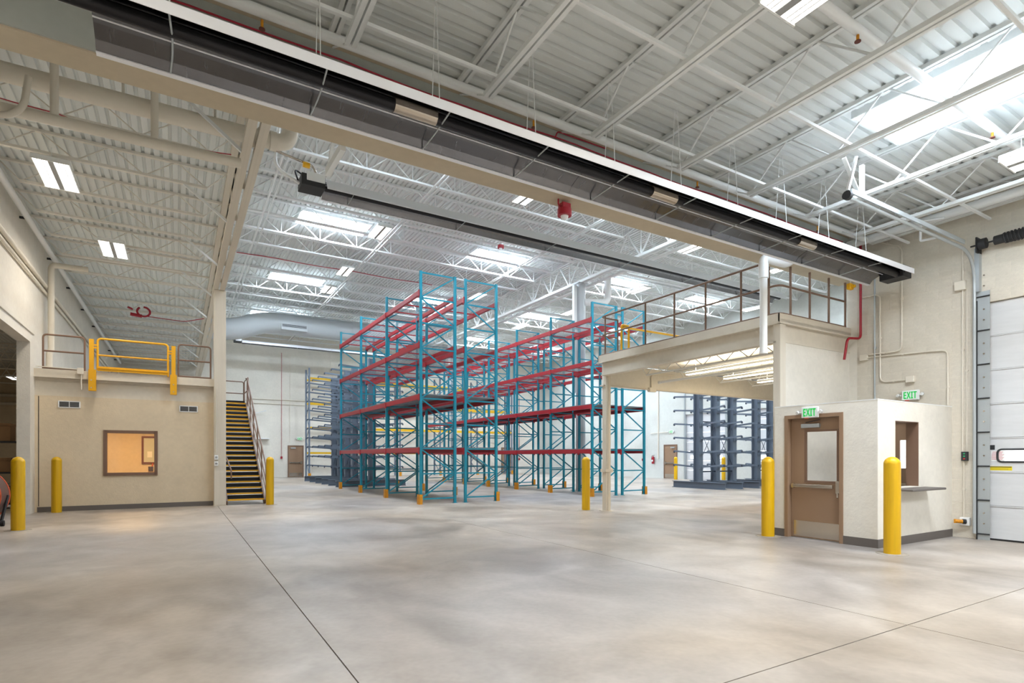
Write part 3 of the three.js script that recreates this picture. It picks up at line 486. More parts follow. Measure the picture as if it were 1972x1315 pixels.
{ // right mezzanine
  const x0 = 9.45, x1 = 18.5, v0 = VMZ, v1 = 11.38, yt = 4.06;
  const t = struct('trim_3', 'cream right mezzanine edge beams and deck');
  solid('edge_plate', M.almond, t, [[x0, x0 + 0.03, 3.9, yt, v0, v1], [x0, x1, 3.9, yt, v1 - 0.03, v1], [x0, XW, 3.9, yt, v0, v0 + 0.03], [x0 - 0.02, x0 + 0.05, 3.87, 3.9, v0 - 0.02, v1 + 0.02], [x0, XW, 3.87, 3.9, v0 - 0.02, v0 + 0.05]]);
  solid('front_beam', M.almond, t, [[x0 + 0.1, x0 + 0.13, 3.57, 3.87, v0 + 0.14, v1 - 0.1], [x0 + 0.03, x0 + 0.2, 3.54, 3.57, v0 + 0.1, v1 - 0.1], [x0 + 0.14, XW, 3.57, 3.87, v0 + 0.06, v0 + 0.1], [x0 + 0.14, XW, 3.54, 3.57, v0 + 0.02, v0 + 0.12]]);
  solid('far_header', M.wall, t, [[x0 + 0.15, x1, 3.3, 3.87, v1 - 0.06, v1]]); bx('header_flange', M.almond, t, x0 + 0.1, x1, 3.28, 3.31, v1 - 0.12, v1 + 0.03);
  solid('deck_plate', M.wall, t, [[x0 + 0.03, x1, 3.9, 3.96, v0, v1]]);
  const w = struct('wall_mezzanine', 'cream wall closing the right mezzanine towards the booth');
  solid('drywall', M.wall, w, [[x0 + 0.2, XW, 0, 3.54, v0 + 0.03, v0 + 0.12]]); bx('corner_post', M.almond, w, x0 + 0.03, x0 + 0.2, 0, 3.87, v0 + 0.01, v0 + 0.15); bx('corner_joint', M.grayPlastic, w, x0 + 0.2, x0 + 0.21, BH, 3.5, v0 + 0.022, v0 + 0.03);
  solid('back_partition', M.wall, w, [[x1, x1 + 0.1, 3.2, 4.06, v0, v1]]);
  const p = thing('steel_post', 'slim cream post holding the front corner of the right mezzanine', 'post'), pv = 11.3, px = 9.68;
  rbox('shaft', M.almond, p, px - 0.075, px + 0.085, 0.01, 3.87, pv - 0.08, pv + 0.08, 0.01); bx('fire_strip', M.almond, p, px - 0.02, px + 0.03, 0.01, 3.87, pv - 0.095, pv - 0.08); bx('base_plate', M.almond, p, px - 0.14, px + 0.14, 0, 0.012, pv - 0.13, pv + 0.13); bx('collar', M.almond, p, px - 0.12, px + 0.13, 1.02, 1.1, pv - 0.12, pv + 0.1);
  rbox('outlet_box', M.pipeCream, p, px + 0.09, px + 0.15, 1.0, 1.12, pv - 0.06, pv + 0.04, 0.005); rod('conduit', M.pipeCream, p, P(px - 0.06, 1.1, pv - 0.1), P(px - 0.06, 3.5, pv - 0.1), 0.012); seat(p);
  for (const [i, x] of [10.85, 12.35, 13.85, 15.35, 16.85].entries()) joist('floor_joist', `small white bar joist under the right mezzanine, ${ORD[i]} from its open front`, 'right mezzanine joists', 'v', x, v0 + 0.1, v1 - 0.06, 3.88, 0.27, 0.62, { r: 0.012, inset: 0.3, cw: 0.03, ch: 0.035 });
  for (const [i, x] of [11.6, 13.1, 14.6].entries()) {
    const s = thing('strip_lamp', `warm strip lamp under the right mezzanine, ${ORD[i]} from its open front`, 'light fixture', 'strip lamps under the right mezzanine'), a = 7.3, b = 10.3; rbox('housing', M.steel, s, x - 0.07, x + 0.07, 3.6, 3.66, a, b, 0.01); bx('lamp_lens', G.strip, s, x - 0.06, x + 0.06, 3.585, 3.6, a + 0.02, b - 0.02); bx('lamp_uplight', G.strip, s, x - 0.06, x + 0.06, 3.66, 3.668, a + 0.02, b - 0.02); for (const q of [a + 0.3, b - 0.3]) rod('hanger', M.steel, s, P(x, 3.66, q), P(x, 3.9, q), 0.006, UC6); seat(s);
    areaLight(x - 0.06, x + 0.06, 3.575, a + 0.03, b - 0.03, L.warm, L.strip); areaLight(x - 0.06, x + 0.06, 3.672, a + 0.03, b - 0.03, L.warm, L.strip * 0.8).rotation.x = Math.PI / 2;
  }
  const sp = thing('sprinkler_pipe', 'white sprinkler pipe under the right mezzanine', 'pipe'); pipe('run', M.pipeWhite, sp, [P(11.25, 3.45, 10.9), P(11.25, 3.45, 6.5)], 0.035); rod('end_cap', M.pipeWhite, sp, P(11.25, 3.45, 10.88), P(11.25, 3.45, 10.96), 0.045); seat(sp);
  const cd = thing('wall_conduit', 'cream conduit and box on the far mezzanine header', 'conduit'); pipe('run', M.pipeCream, cd, [P(12.2, 3.75, v1 - 0.09), P(11.3, 3.72, v1 - 0.09), P(11.3, 3.33, v1 - 0.09)], 0.02, 0.15); rbox('box', M.pipeCream, cd, 11.18, 11.42, 3.22, 3.34, v1 - 0.16, v1 - 0.06, 0.008); seat(cd);
  // guards
  const g = thing('guard_rail', 'long brown pipe guard along the front of the right mezzanine', 'railing'), rx = x0 + 0.06, y0 = 4.08, y1 = 5.08, ym = 4.6;
  pipe('top_rail', M.brown, g, [P(10.1, y1, v1 - 0.05), P(rx, y1, v1 - 0.05), P(rx, y1, v0 + 0.05), P(XW - 0.12, y1, v0 + 0.05), P(XW - 0.12, y0, v0 + 0.05)], 0.022, 0.16);
  pipe('mid_rail', M.brown, g, [P(10.1, ym, v1 - 0.05), P(rx, ym, v1 - 0.05), P(rx, ym, v0 + 0.05), P(XW - 0.12, ym, v0 + 0.05)], 0.02, 0.16);
  pipe('toe_rail', M.brown, g, [P(rx, y0, v1 - 0.05), P(rx, y0, v0 + 0.05), P(XW - 0.12, y0, v0 + 0.05)], 0.02, 0.16);
  for (const v of [11.15, 9.7, 8.8, 7.94, 7.08, 6.48]) rod('post', M.brown, g, P(rx, y0 - 0.05, v), P(rx, y1, v), 0.021);
  for (const x of [9.86, 10.48, 11.13]) rod('post', M.brown, g, P(x, y0 - 0.05, v0 + 0.05), P(x, y1, v0 + 0.05), 0.021);
  rod('post', M.brown, g, P(10.1, y0, v1 - 0.05), P(10.1, y1, v1 - 0.05), 0.021); seat(g);
  const yg = thing('safety_gate', 'yellow pallet gate on the far edge of the right mezzanine', 'gate'); pipe('gate_frame', M.yellowRail, yg, [P(10.26, 4.1, v1 - 0.02), P(10.26, 4.98, v1 - 0.02), P(10.52, 4.98, v1 - 0.02), P(10.52, 4.1, v1 - 0.02)], 0.03, 0.06); rod('gate_bar', M.yellowRail, yg, P(10.26, 4.16, v1 - 0.02), P(10.52, 4.16, v1 - 0.02), 0.03); rod('gate_boom', M.yellowRail, yg, P(10.3, 4.92, v1 - 0.02), P(12.9, 4.92, v1 - 0.02), 0.028); rod('gate_post', M.yellowRail, yg, P(12.85, 4.06, v1 - 0.02), P(12.85, 4.98, v1 - 0.02), 0.03); seat(yg);
}
// white drain pipe in front of the header end
{
  const t = thing('drain_pipe', 'white drain pipe hanging in front of the mezzanine corner, wrapped at the top', 'pipe');
  rod('pipe_run', M.pipeWhite, t, P(8.66, 3.22, 6.0), P(8.66, 4.62, 6.0), 0.062, UC24); rod('socket', M.pipeWhite, t, P(8.66, 4.5, 6.0), P(8.66, 4.75, 6.0), 0.082, UC24); rod('socket', M.pipeWhite, t, P(8.66, 3.2, 6.0), P(8.66, 3.25, 6.0), 0.068, UC24);
  pipe('elbow', M.plastic, t, [P(8.66, 4.7, 6.0), P(8.66, 4.85, 6.0), P(9.3, 4.86, 6.0), P(9.5, 4.97, 6.02)], 0.072, 0.1); seat(t);
}
// ================================================================ DOCK DOOR
{
  const d0 = 0.95, d1 = 4.0, H = 4.06, N = 7, x = XW + 0.06, d = struct('door_3', 'white sectional dock door with a small lite'), sh = H / N, wv0 = 2.4, wv1 = 3.84;
  for (let k = 0; k < N; k++) {
    const y0 = k * sh + 0.012, y1 = (k + 1) * sh - 0.006;
    if (k === 2) { for (const [a, b, c, e] of [[d0, d1, y0, 1.34], [d0, d1, 1.54, y1], [d0, wv0, 1.34, 1.54], [wv1, d1, 1.34, 1.54]]) solid('door_section', M.doorWhite, d, [[x, x + 0.05, c, e, a, b]]); }
    else { const m = mesh('door_section', new RoundedBoxGeometry(0.05, y1 - y0, d1 - d0, 2, 0.008), M.doorWhite, d); m.position.set(x + 0.025, (y0 + y1) / 2, -(d0 + d1) / 2); }
    if (k) bx('section_rib', M.doorWhite, d, x - 0.012, x, y0 - 0.02, y0 - 0.002, d0, d1 - 0.02);
  }
  bx('backing_sheet', M.charcoal, d, x + 0.046, x + 0.055, 0, 1.32, d0 - 0.02, d1 + 0.02); bx('backing_sheet', M.charcoal, d, x + 0.046, x + 0.055, 1.56, H, d0 - 0.02, d1 + 0.02);
  bx('bottom_seal', M.rubber, d, x - 0.005, x + 0.05, 0, 0.03, d0, d1);
  bx('lite_pane', M.glass, d, x + 0.02, x + 0.026, 1.34, 1.54, wv0, wv1); pipe('lite_frame', M.charcoal, d, [P(x - 0.005, 1.335, 3.0), P(x - 0.005, 1.335, wv1 + 0.012), P(x - 0.005, 1.545, wv1 + 0.012), P(x - 0.005, 1.545, 3.0)], 0.016, 0.07); for (const y of [1.335, 1.545]) rod('lite_frame', M.charcoal, d, P(x - 0.005, y, 2.4), P(x - 0.005, y, 3.0), 0.016);
  // printed labels
  const cv = document.createElement('canvas'); cv.width = 256; cv.height = 64; let c = cv.getContext('2d'); c.fillStyle = '#e8d21c'; c.fillRect(0, 0, 256, 64); c.fillStyle = '#2a2a20'; c.fillRect(6, 5, 244, 12); c.fillStyle = '#8c8130'; for (let k = 0; k < 4; k++) c.fillRect(10, 24 + k * 9, 236 - (k % 2) * 30, 3);
  const ty = new THREE.CanvasTexture(cv); ty.colorSpace = THREE.SRGBColorSpace;
  const cv2 = document.createElement('canvas'); cv2.width = 128; cv2.height = 128; c = cv2.getContext('2d'); c.fillStyle = '#efefef'; c.fillRect(0, 0, 128, 128); c.fillStyle = '#c33a48'; for (let k = 0; k < 9; k++) c.fillRect(14 - Math.min(k, 3) * 3, 10 + k * 12, 100 + Math.min(k, 3) * 6 - (k % 3) * 8, 4);
  const tw = new THREE.CanvasTexture(cv2); tw.colorSpace = THREE.SRGBColorSpace;
  const lab = (n, tx, v0, v1, y0, y1) => { const m = mesh(n, new THREE.PlaneGeometry(v1 - v0, y1 - y0), new THREE.MeshStandardMaterial({ map: tx, roughness: 0.6 }), d); m.rotation.y = -Math.PI / 2; m.position.copy(P(x - 0.001, (y0 + y1) / 2, (v0 + v1) / 2)); };
  lab('caution_label', ty, 3.66, 3.98, 1.19, 1.26); lab('notice_label', tw, 3.76, 3.94, 1.35, 1.52); bx('pictogram', M.charcoal, d, x - 0.002, x, 1.54, 1.62, 3.89, 3.96);
  // tracks, hinges, spring
  const hw = thing('door_track', 'galvanised track and torsion spring of the dock door', 'door track'), tv = d1 + 0.07;
  bx('jamb_angle', M.galv, hw, XW - 0.04, XW - 0.001, 0, 4.25, tv - 0.05, tv + 0.04); bx('jamb_flange', M.galv, hw, XW - 0.05, XW - 0.045, 0, 4.25, tv - 0.15, tv + 0.02); bx('jamb_seal', M.rubber, hw, XW - 0.07, XW - 0.045, 0, 4.1, tv + 0.02, tv + 0.035);
  for (let k = 0; k < 8; k++) { const y = 0.1 + k * 0.58; rod('roller', M.charcoal, hw, P(XW - 0.06, y, tv - 0.15), P(XW - 0.06, y, tv + 0.03), 0.012); for (const q of [0.18, 0.36]) rod('bolt', M.steelBrushed, hw, P(XW - 0.062, y + q, tv - 0.07), P(XW - 0.048, y + q, tv - 0.07), 0.013); }
  pipe('curved_track', M.galv, hw, [P(XW - 0.09, 0.1, tv + 0.05), P(XW - 0.09, 4.93, tv + 0.05), P(7.73, 4.93, tv + 0.05)], 0.025, 0.55); bx('track_angle', M.galv, hw, 7.75, 11.2, 4.955, 5.02, tv - 0.02, tv + 0.0);
  bx('upper_bracket', M.galv, hw, XW - 0.1, XW, 4.25, 5.0, tv - 0.02, tv + 0.05); bx('end_plate', M.charcoal, hw, XW - 0.2, XW, 4.9, 5.16, tv - 0.02, tv);
  rod('cable_drum', M.charcoal, hw, P(XW - 0.16, 5.03, tv - 0.14), P(XW - 0.16, 5.03, tv - 0.04), 0.09); rod('torsion_shaft', M.charcoal, hw, P(XW - 0.16, 5.03, tv + 0.08), P(XW - 0.16, 5.03, 0.8), 0.014);
  rod('spring_cone', M.charcoal, hw, P(XW - 0.16, 5.03, 3.7), P(XW - 0.16, 5.03, 3.82), 0.075); const hel = []; for (let k = 0; k <= 260; k++) { const a = k / 260; hel.push(P(XW - 0.16 + 0.082 * Math.cos(a * 2 * Math.PI * 32), 5.03 + 0.082 * Math.sin(a * 2 * Math.PI * 32), 3.7 - a * 1.5)); } mesh('torsion_spring', sweepG(hel, 0.017, 5), M.charcoal, hw); rod('spring_core', M.charcoal, hw, P(XW - 0.16, 5.03, 3.7), P(XW - 0.16, 5.03, 2.2), 0.076);
  bar('track_hanger', M.steel, hw, P(8.05, 5.0, tv + 0.01), P(8.05, 5.42, tv + 0.01), 0.05, 0.05); bar('track_hanger', M.steel, hw, P(7.6, 5.4, tv + 0.01), P(7.95, 5.02, tv + 0.01), 0.05, 0.02); bar('track_hanger', M.steel, hw, P(7.7, 5.4, tv - 0.1), P(7.7, 5.0, tv + 0.01), 0.04, 0.03); rod('bumper', M.charcoal, hw, P(7.74, 4.93, tv + 0.02), P(7.68, 4.93, tv + 0.02), 0.06); seat(hw);
}
// conduits on the dock wall
{
  const X = XW - 0.03, W = (y, v) => P(X, y, v);
  const run = (label, pts, r, mat, o = {}) => { const t = thing(o.name ?? 'wall_conduit', label, o.cat ?? 'conduit', 'dock wall conduits'); pipe('run', mat, t, pts, r, o.R ?? 0.12); for (const [y, v, w = 0.07, h = 0.07] of o.boxes ?? []) rbox('box', mat, t, XW - 0.07, XW - 0.001, y - h, y + h, v - w, v + w, 0.006); for (const p of pts.slice(0, -1).map((a, i) => a.clone().lerp(pts[i + 1], 0.5))) rbox('strap', mat, t, p.x - 0.01, XW, p.y - r - 0.006, p.y + r + 0.006, -p.z - r - 0.006, -p.z + r + 0.006, 0.002); return seat(t); };
  run('cream conduit bending down to the booth from a wall box', [W(3.41, 5.98), W(3.34, 4.53), W(2.0, 4.53)], 0.012, M.pipeCream, { boxes: [[3.41, 5.95, 0.07, 0.06]] });
  run('cream conduit rising towards the heater burner', [W(3.46, 5.9), W(3.44, 5.27), W(5.42, 5.27), W(5.72, 5.8)], 0.014, M.pipeCream);
  run('thin grey vertical conduit behind the booth', [W(2.2, 5.75), W(4.95, 5.75)], 0.016, M.galv);
  run('cream conduit dropping to the box above the EXIT sign', [W(4.62, 6.05), W(4.62, 5.65), W(2.88, 5.65), W(2.88, 5.18)], 0.014, M.pipeCream, { boxes: [[2.88, 5.12, 0.07, 0.06]] });
  run('tall cream conduit beside the dock door with a square box', [W(5.1, 4.31), W(1.5, 4.31)], 0.011, M.pipeCream, { boxes: [[4.43, 4.34, 0.08, 0.08]] });
  run('second tall cream conduit down to the dock plug', [W(4.35, 4.25), W(1.5, 4.25)], 0.009, M.pipeCream); run('short cream conduit between the door button and plug', [W(1.35, 4.29), W(0.36, 4.29)], 0.011, M.pipeCream);
  const b = thing('door_button', 'black push-button box with green and red buttons by the dock door', 'switch'); rbox('case', M.charcoal, b, XW - 0.07, XW - 0.002, 1.35, 1.51, 4.23, 4.32, 0.006); for (const [y, m] of [[1.475, G.button], [1.43, G.button], [1.385, G.buttonRed]]) rod('signal_button', m, b, P(XW - 0.076, y, 4.275), P(XW - 0.066, y, 4.275), 0.014); seat(b);
  const pl = thing('power_plug', 'yellow and black power plug on a cream outlet near the floor', 'plug'); rbox('outlet_box', M.plastic, pl, XW - 0.07, XW - 0.002, 0.22, 0.36, 4.2, 4.34, 0.008); rod('plug_body', M.orange, pl, P(XW - 0.12, 0.29, 4.38), P(XW - 0.09, 0.29, 4.28), 0.032); rod('plug_collar', M.black, pl, P(XW - 0.09, 0.29, 4.29), P(XW - 0.06, 0.29, 4.25), 0.042); bx('plug_face', M.orange, pl, XW - 0.14, XW - 0.1, 0.255, 0.325, 4.37, 4.4); seat(pl);
  const r = thing('sprinkler_pipe', 'thin red sprinkler pipe at the wall corner behind the heater', 'pipe'); pipe('run', M.redPipe, r, [P(XW - 0.06, 5.75, 6.0), P(XW - 0.06, 3.8, 6.0), P(11.4, 3.78, 6.05), P(11.34, 3.35, 6.08)], 0.024, 0.1); seat(r);
  const wp = thing('gas_pipe', 'thick white pipe along the top of the dock wall', 'pipe'); pipe('run', M.pipeWhite, wp, [P(11.42, 5.62, 6.05), P(11.42, 5.62, -2)], 0.075, 0.1, 16); pipe('pvc_drop', M.plastic, wp, [P(11.36, 5.55, 4.4), P(11.3, 5.6, 4.74), P(11.3, 5.25, 4.74), P(11.3, 5.23, 4.5)], 0.02, 0.03); for (const v of [5.2, 3.2, 1.2]) rod('hanger', M.steel, wp, P(11.42, 5.68, v), P(11.42, 5.95, v), 0.006, UC6); seat(wp);
}
// ================================================================ HEATERS
function heater(label, xa, xb, vc, yl, w, hgt, o) {          // radiant tube heater along x; lip height yl
  const t = thing('tube_heater', label, 'heater'), half = w / 2, th = 0.005;
  const prof = [[-half, 0.09], [-half, 0], [-half + 0.05, hgt * 0.45], [-half + 0.17, hgt * 0.82], [-half + 0.3, hgt], [half - 0.3, hgt], [half - 0.17, hgt * 0.82], [half - 0.05, hgt * 0.45], [half, 0], [half + 0.04, -0.01]];
  const inn = prof.slice(1).map(([a, b]) => [a, b]), n = o.pieces, len = (xb - xa) / n;
  for (let k = 0; k < n; k++) {
    const s = new THREE.Shape(); inn.forEach(([a, b], i) => (i ? s.lineTo(a, b) : s.moveTo(a, b))); for (let i = inn.length - 1; i >= 0; i--) s.lineTo(inn[i][0] + (inn[i][0] < 0 ? -th : th), inn[i][1] + th);
    const g = new THREE.ExtrudeGeometry(s, { depth: len + (k < n - 1 ? 0.06 : 0), bevelEnabled: false }); g.rotateY(Math.PI / 2); // depth -> x, shape x -> v
    const m = mesh('reflector', g, M.alum, t); m.position.copy(P(xa + k * len, yl + (k % 2) * 0.004, vc));
  }
  bx('front_lip', M.alumRim, t, xa, xb, yl - 0.004, yl + (o.lip ?? 0.085), vc - half - 0.012, vc - half - 0.006); bx('rear_lip', M.alumRim, t, xa, xb, yl - 0.014, yl - 0.004, vc + half - 0.008, vc + half + 0.045);
  { const g = new THREE.ExtrudeGeometry(new THREE.Shape([[-half - 0.006, o.lip ?? 0.085], [-half - 0.012, o.lip ?? 0.085], [-half + 0.1, hgt + 0.014], [-half + 0.106, hgt + 0.01]].map(([a, b]) => new THREE.Vector2(a, b))), { depth: xb - xa, bevelEnabled: false }); g.rotateY(Math.PI / 2); mesh('hood_slope', g, M.alumRim, t).position.copy(P(xa, yl, vc)); }
  for (const q of [-0.14, 0.1]) rod('crease_rib', M.alumRim, t, P(xa, yl + hgt * (q < 0 ? 0.97 : 0.9), vc + q * w / 0.8 + 0.05), P(xb, yl + hgt * (q < 0 ? 0.97 : 0.9), vc + q * w / 0.8 + 0.05), 0.008, UC6);
  for (const tv of o.tubes) { rod('burner_tube', M.tubeDark, t, P(o.tubeFrom ?? xa, yl + hgt * 0.5, vc + tv), P(xb, yl + hgt * 0.5, vc + tv), o.r, UC24); for (const c of o.couplers ?? []) rod('coupling_sleeve', M.steelBrushed, t, P(c, yl + hgt * 0.5, vc + tv), P(c + 0.42, yl + hgt * 0.5, vc + tv), o.r + 0.012, UC24); }
  for (let x = xa + 0.5; x < xb; x += o.hang) {
    pipe('hanger_bracket', M.galv, t, [P(x, yl - 0.005, vc + half + 0.03), P(x + 0.02, yl + hgt * 0.12, vc + half * 0.4), P(x + 0.02, yl + hgt * 0.2, vc - half * 0.2), P(x, yl + 0.02, vc - half - 0.005)], 0.008, 0.1, 6);
    for (const s of [-1, 1]) rod('hanger_wire', M.steel, t, P(x, yl + hgt, vc + s * 0.1), P(x, o.top, vc + s * 0.02), 0.005, UC6);
  }
  const e = o.burner; rbox('burner_box', M.charcoal, t, e < 0 ? xa - 0.45 : xb, e < 0 ? xa - 0.02 : xb + 0.3, yl + 0.01, yl + Math.max(hgt, 0.2) + 0.02, vc - 0.2, vc + 0.2, 0.012); rbox('burner_lid', e < 0 ? M.plastic : M.charcoal, t, e < 0 ? xa - 0.36 : xb + 0.02, e < 0 ? xa - 0.03 : xb + 0.2, yl + hgt * 0.5, yl + hgt + 0.06, vc - 0.215, vc + 0.18, 0.008);
  pipe('burner_cable', M.black, t, e < 0 ? [P(xa - 0.2, yl + hgt, vc + 0.1), P(xa - 0.55, yl + hgt + 0.15, vc), P(xa - 0.5, yl + 0.1, vc - 0.1)] : [P(xb + 0.1, yl + hgt + 0.02, vc - 0.12), P(xb + 0.3, yl + hgt + 0.14, vc - 0.1), P(xb + 0.42, yl + 0.2, vc - 0.06), P(xb + 0.28, yl + 0.1, vc)], 0.016, 0.12);
  return t;
}
seat(heater('long polished radiant tube heater in front of the header', -0.56, 11.05, 5.1, 4.63, 0.72, 0.14, { pieces: 5, tubes: [-0.09], r: 0.055, tubeFrom: -1.3, couplers: [1.72, 5.0, 8.05], hang: 1.12, top: HF, burner: 1 }));
{
  const t = heater('slim radiant tube heater hanging in the middle of the hall', 2.4, 16.7, 11.0, 6.46, 0.5, 0.2, { lip: 0.015, pieces: 6, tubes: [0], r: 0.05, hang: 2.4, top: 9.5, burner: -1 });
  pipe('gas_hose', M.steelBrushed, t, [P(1.5, 7.0, 10.9), P(1.95, 6.95, 10.95), P(2.2, 6.95, 11), P(2.3, 6.62, 11)], 0.022, 0.12); rod('gas_tap', M.yellowRail, t, P(2.0, 6.9, 10.95), P(2.12, 6.9, 10.95), 0.05); pipe('flue_pipe', M.pipeWhite, t, [P(1.95, 6.55, 11), P(1.5, 6.75, 11), P(1.6, 7.6, 11), P(1.75, 9.2, 11)], 0.03, 0.2); seat(t);
  seat(heater('distant radiant tube heater near the far wall', 3.4, 14, 38.6, 8.55, 0.42, 0.16, { pieces: 4, tubes: [0], r: 0.05, hang: 2.8, top: 9.5, burner: -1 }));
}
// ================================================================ PIPES AND DUCTS
{
  const a = thing('drain_pipe', 'thick cream drain pipe crossing the left bay under the roof', 'pipe', 'left bay drain pipes'); pipe('pipe_run', M.pipeCream, a, [P(XL, 6.62, 10), P(1.62, 6.68, 10), P(1.62, 9.8, 10)], 0.13, 0.26, 20);
  for (const x of [1.3, 1.12]) rod('coupling', M.pipeCream, a, P(x, 6.677, 10), P(x + 0.1, 6.678, 10), 0.15, UC24); rod('coupling', M.pipeCream, a, P(1.62, 7.0, 10), P(1.62, 7.1, 10), 0.15, UC24); for (const x of [-2.3, -0.7, 0.5]) rod('hanger', M.steelCream, a, P(x, 6.7, 10), P(x, 7.3, 10), 0.02); seat(a);
  const b = thing('drain_pipe', 'second thinner cream pipe crossing the left bay below the first', 'pipe', 'left bay drain pipes'); pipe('pipe_run', M.pipeCream, b, [P(XL, 5.98, 9.7), P(0.84, 6.03, 9.7)], 0.075, 0.1, 16); for (const x of [-1.45, -0.3]) rod('riser', M.pipeCream, b, P(x, 6.0, 9.7), P(x, 7.29, 9.7), 0.05); pipe('branch', M.pipeCream, b, [P(XL, 5.83, 9.6), P(-1.9, 5.86, 9.6), P(-1.75, 6.03, 9.6), P(-1.7, 6.45, 9.6)], 0.04, 0.2); seat(b);
  const d = thing('drain_pipe', 'white downpipe on the left wall above the office roof', 'pipe'); pipe('pipe_run', M.pipeCream, d, [P(-2.2, 6.72, 19.7), P(-2.98, 6.66, 19.5), P(-2.98, 4.35, 19.5), P(-3.02, 4.25, 19.5), P(-3.02, 3.5, 19.5)], 0.075, 0.12, 14); seat(d);
  const e = thing('wall_pipe', 'long white pipe along the top of the left wall', 'pipe'); pipe('pipe_run', M.pipeWhite, e, [P(-2.95, 6.85, 8), P(-2.95, 6.95, 40)], 0.065, 0.1, 12); for (let v = 10.5; v < 40; v += 3.1) rod('clamp', M.charcoal, e, P(-3.12, 6.9, v), P(-2.95, 6.9, v), 0.03); seat(e);
  for (const [y, w] of [[6.05, 'upper'], [5.86, 'lower']]) { const c = thing('wall_conduit', `${w} of two cream conduits along the left wall`, 'conduit', 'left wall conduits'); pipe('run', M.pipeCream, c, [P(-3.09, y, 7), P(-3.09, y, 40)], w === 'upper' ? 0.05 : 0.035); seat(c); }
  const s = thing('sprinkler_pipe', 'white sprinkler main in front of the header under the front roof', 'pipe'); pipe('pipe_run', M.pipeWhite, s, [P(XL, 5.58, 5.66), P(11.3, 5.58, 5.66)], 0.05, 0.1, 14); for (const x of [0.67, 3.7, 6.6, 9.7]) { rod('head_drop', M.orange, s, P(x, 5.5, 5.66), P(x, 5.42, 5.66), 0.013); rod('head_deflector', M.rust, s, P(x, 5.41, 5.66), P(x, 5.42, 5.66), 0.028); } seat(s);
  [[3.03, 5.74, 0.05, 'second'], [0.2, 5.74, 0.05, 'third']].forEach(([v, y, r, w]) => { const q = thing('sprinkler_pipe', `white sprinkler branch pipe across the front bay, ${w} from the header`, 'pipe', 'front bay sprinkler pipes'); pipe('pipe_run', M.pipeWhite, q, [P(XL, y, v), P(11.3, y, v)], r, 0.1, 14); for (const x of [2.1, 5.9, 9.2]) { rod('head_drop', M.orange, q, P(x, y - 0.1, v), P(x, y - 0.05, v), 0.014); rod('head_deflector', M.rust, q, P(x, y - 0.12, v), P(x, y - 0.11, v), 0.03); } seat(q); });
  [5.12, 3.9, 2.0].forEach((v, i) => { const q = thing('joist_bridging', `thin white bridging angle across the front bay joists, ${ORD[i]} from the header`, 'bridging', 'front bay bridging'); bx('angle', M.steel, q, XL, XW - 0.1, 5.415, 5.45, v - 0.018, v + 0.018); seat(q); });
  const rc = thing('alarm_cable', 'red fire alarm cable strung along the header', 'cable'), pts = []; for (let x = -0.6; x <= 11.4; x += 0.35) pts.push(P(x, 5.69 + 0.012 * Math.sin(x * 1.7) - 0.015 * Math.abs(Math.sin(x * 2.1)), 6.085)); mesh('cable_run', sweepG(pts, 0.0095, 6), M.redCable, rc); pipe('branch', M.redCable, rc, [P(4.32, 5.69, 6.08), P(4.36, 5.78, 6.08), P(5.2, 5.79, 6.08)], 0.008, 0.03); seat(rc);
  const yt = thing('gas_valve', 'small yellow gas valve on a thin pipe behind the heater end', 'valve'); pipe('feed_pipe', M.pipeCream, yt, [P(XW - 0.002, 4.98, 5.92), P(11.3, 4.98, 5.92), P(11.26, 4.8, 5.92)], 0.012, 0.06); rbox('valve_body', M.yellowRail, yt, 11.18, 11.32, 4.68, 4.8, 5.88, 5.96, 0.02); rod('valve_handle', M.yellowRail, yt, P(11.24, 4.73, 5.88), P(11.24, 4.73, 5.82), 0.03); seat(yt);
  const al = thing('fire_strobe', 'red fire alarm horn strobe under the header', 'alarm'); rbox('back_box', M.redPipe, al, 4.55, 4.69, 4.87, 4.95, 6.22, 6.34, 0.01); rod('horn', M.redPipe, al, P(4.62, 4.78, 6.28), P(4.62, 4.87, 6.28), 0.1); mesh('strobe_dome', new THREE.SphereGeometry(0.055, 16, 8, 0, Math.PI * 2, Math.PI / 2, Math.PI / 2), M.plastic, al).position.copy(P(4.62, 4.78, 6.28)); pipe('conduit', M.redPipe, al, [P(4.5, 4.98, 6.26), P(4.5, 4.9, 6.26), P(4.56, 4.9, 6.28)], 0.012, 0.03); seat(al);
  const rl = thing('alarm_cable', 'thin red cable slung below the left bay roof by the drain pipes', 'cable'), rp0 = []; for (let x = -3; x <= 0.8; x += 0.25) rp0.push(P(x, 6.38 + 0.05 * Math.sin(x * 2.3) - 0.03 * Math.abs(Math.sin(x * 4.1)), 10.3)); mesh('cable_run', sweepG(rp0, 0.008, 6), M.redCable, rl); seat(rl);
  const st2 = thing('fire_strobe', 'small red alarm strobe hanging from the hall roof', 'alarm'); rod('stem', M.steel, st2, P(9.6, 9.37, 16.77), P(9.6, 8.75, 16.77), 0.02); rod('horn', M.redPipe, st2, P(9.6, 8.66, 16.77), P(9.6, 8.76, 16.77), 0.11); mesh('strobe_dome', new THREE.SphereGeometry(0.06, 12, 8, 0, Math.PI * 2, Math.PI / 2, Math.PI / 2), M.plastic, st2).position.copy(P(9.6, 8.66, 16.77)); seat(st2);
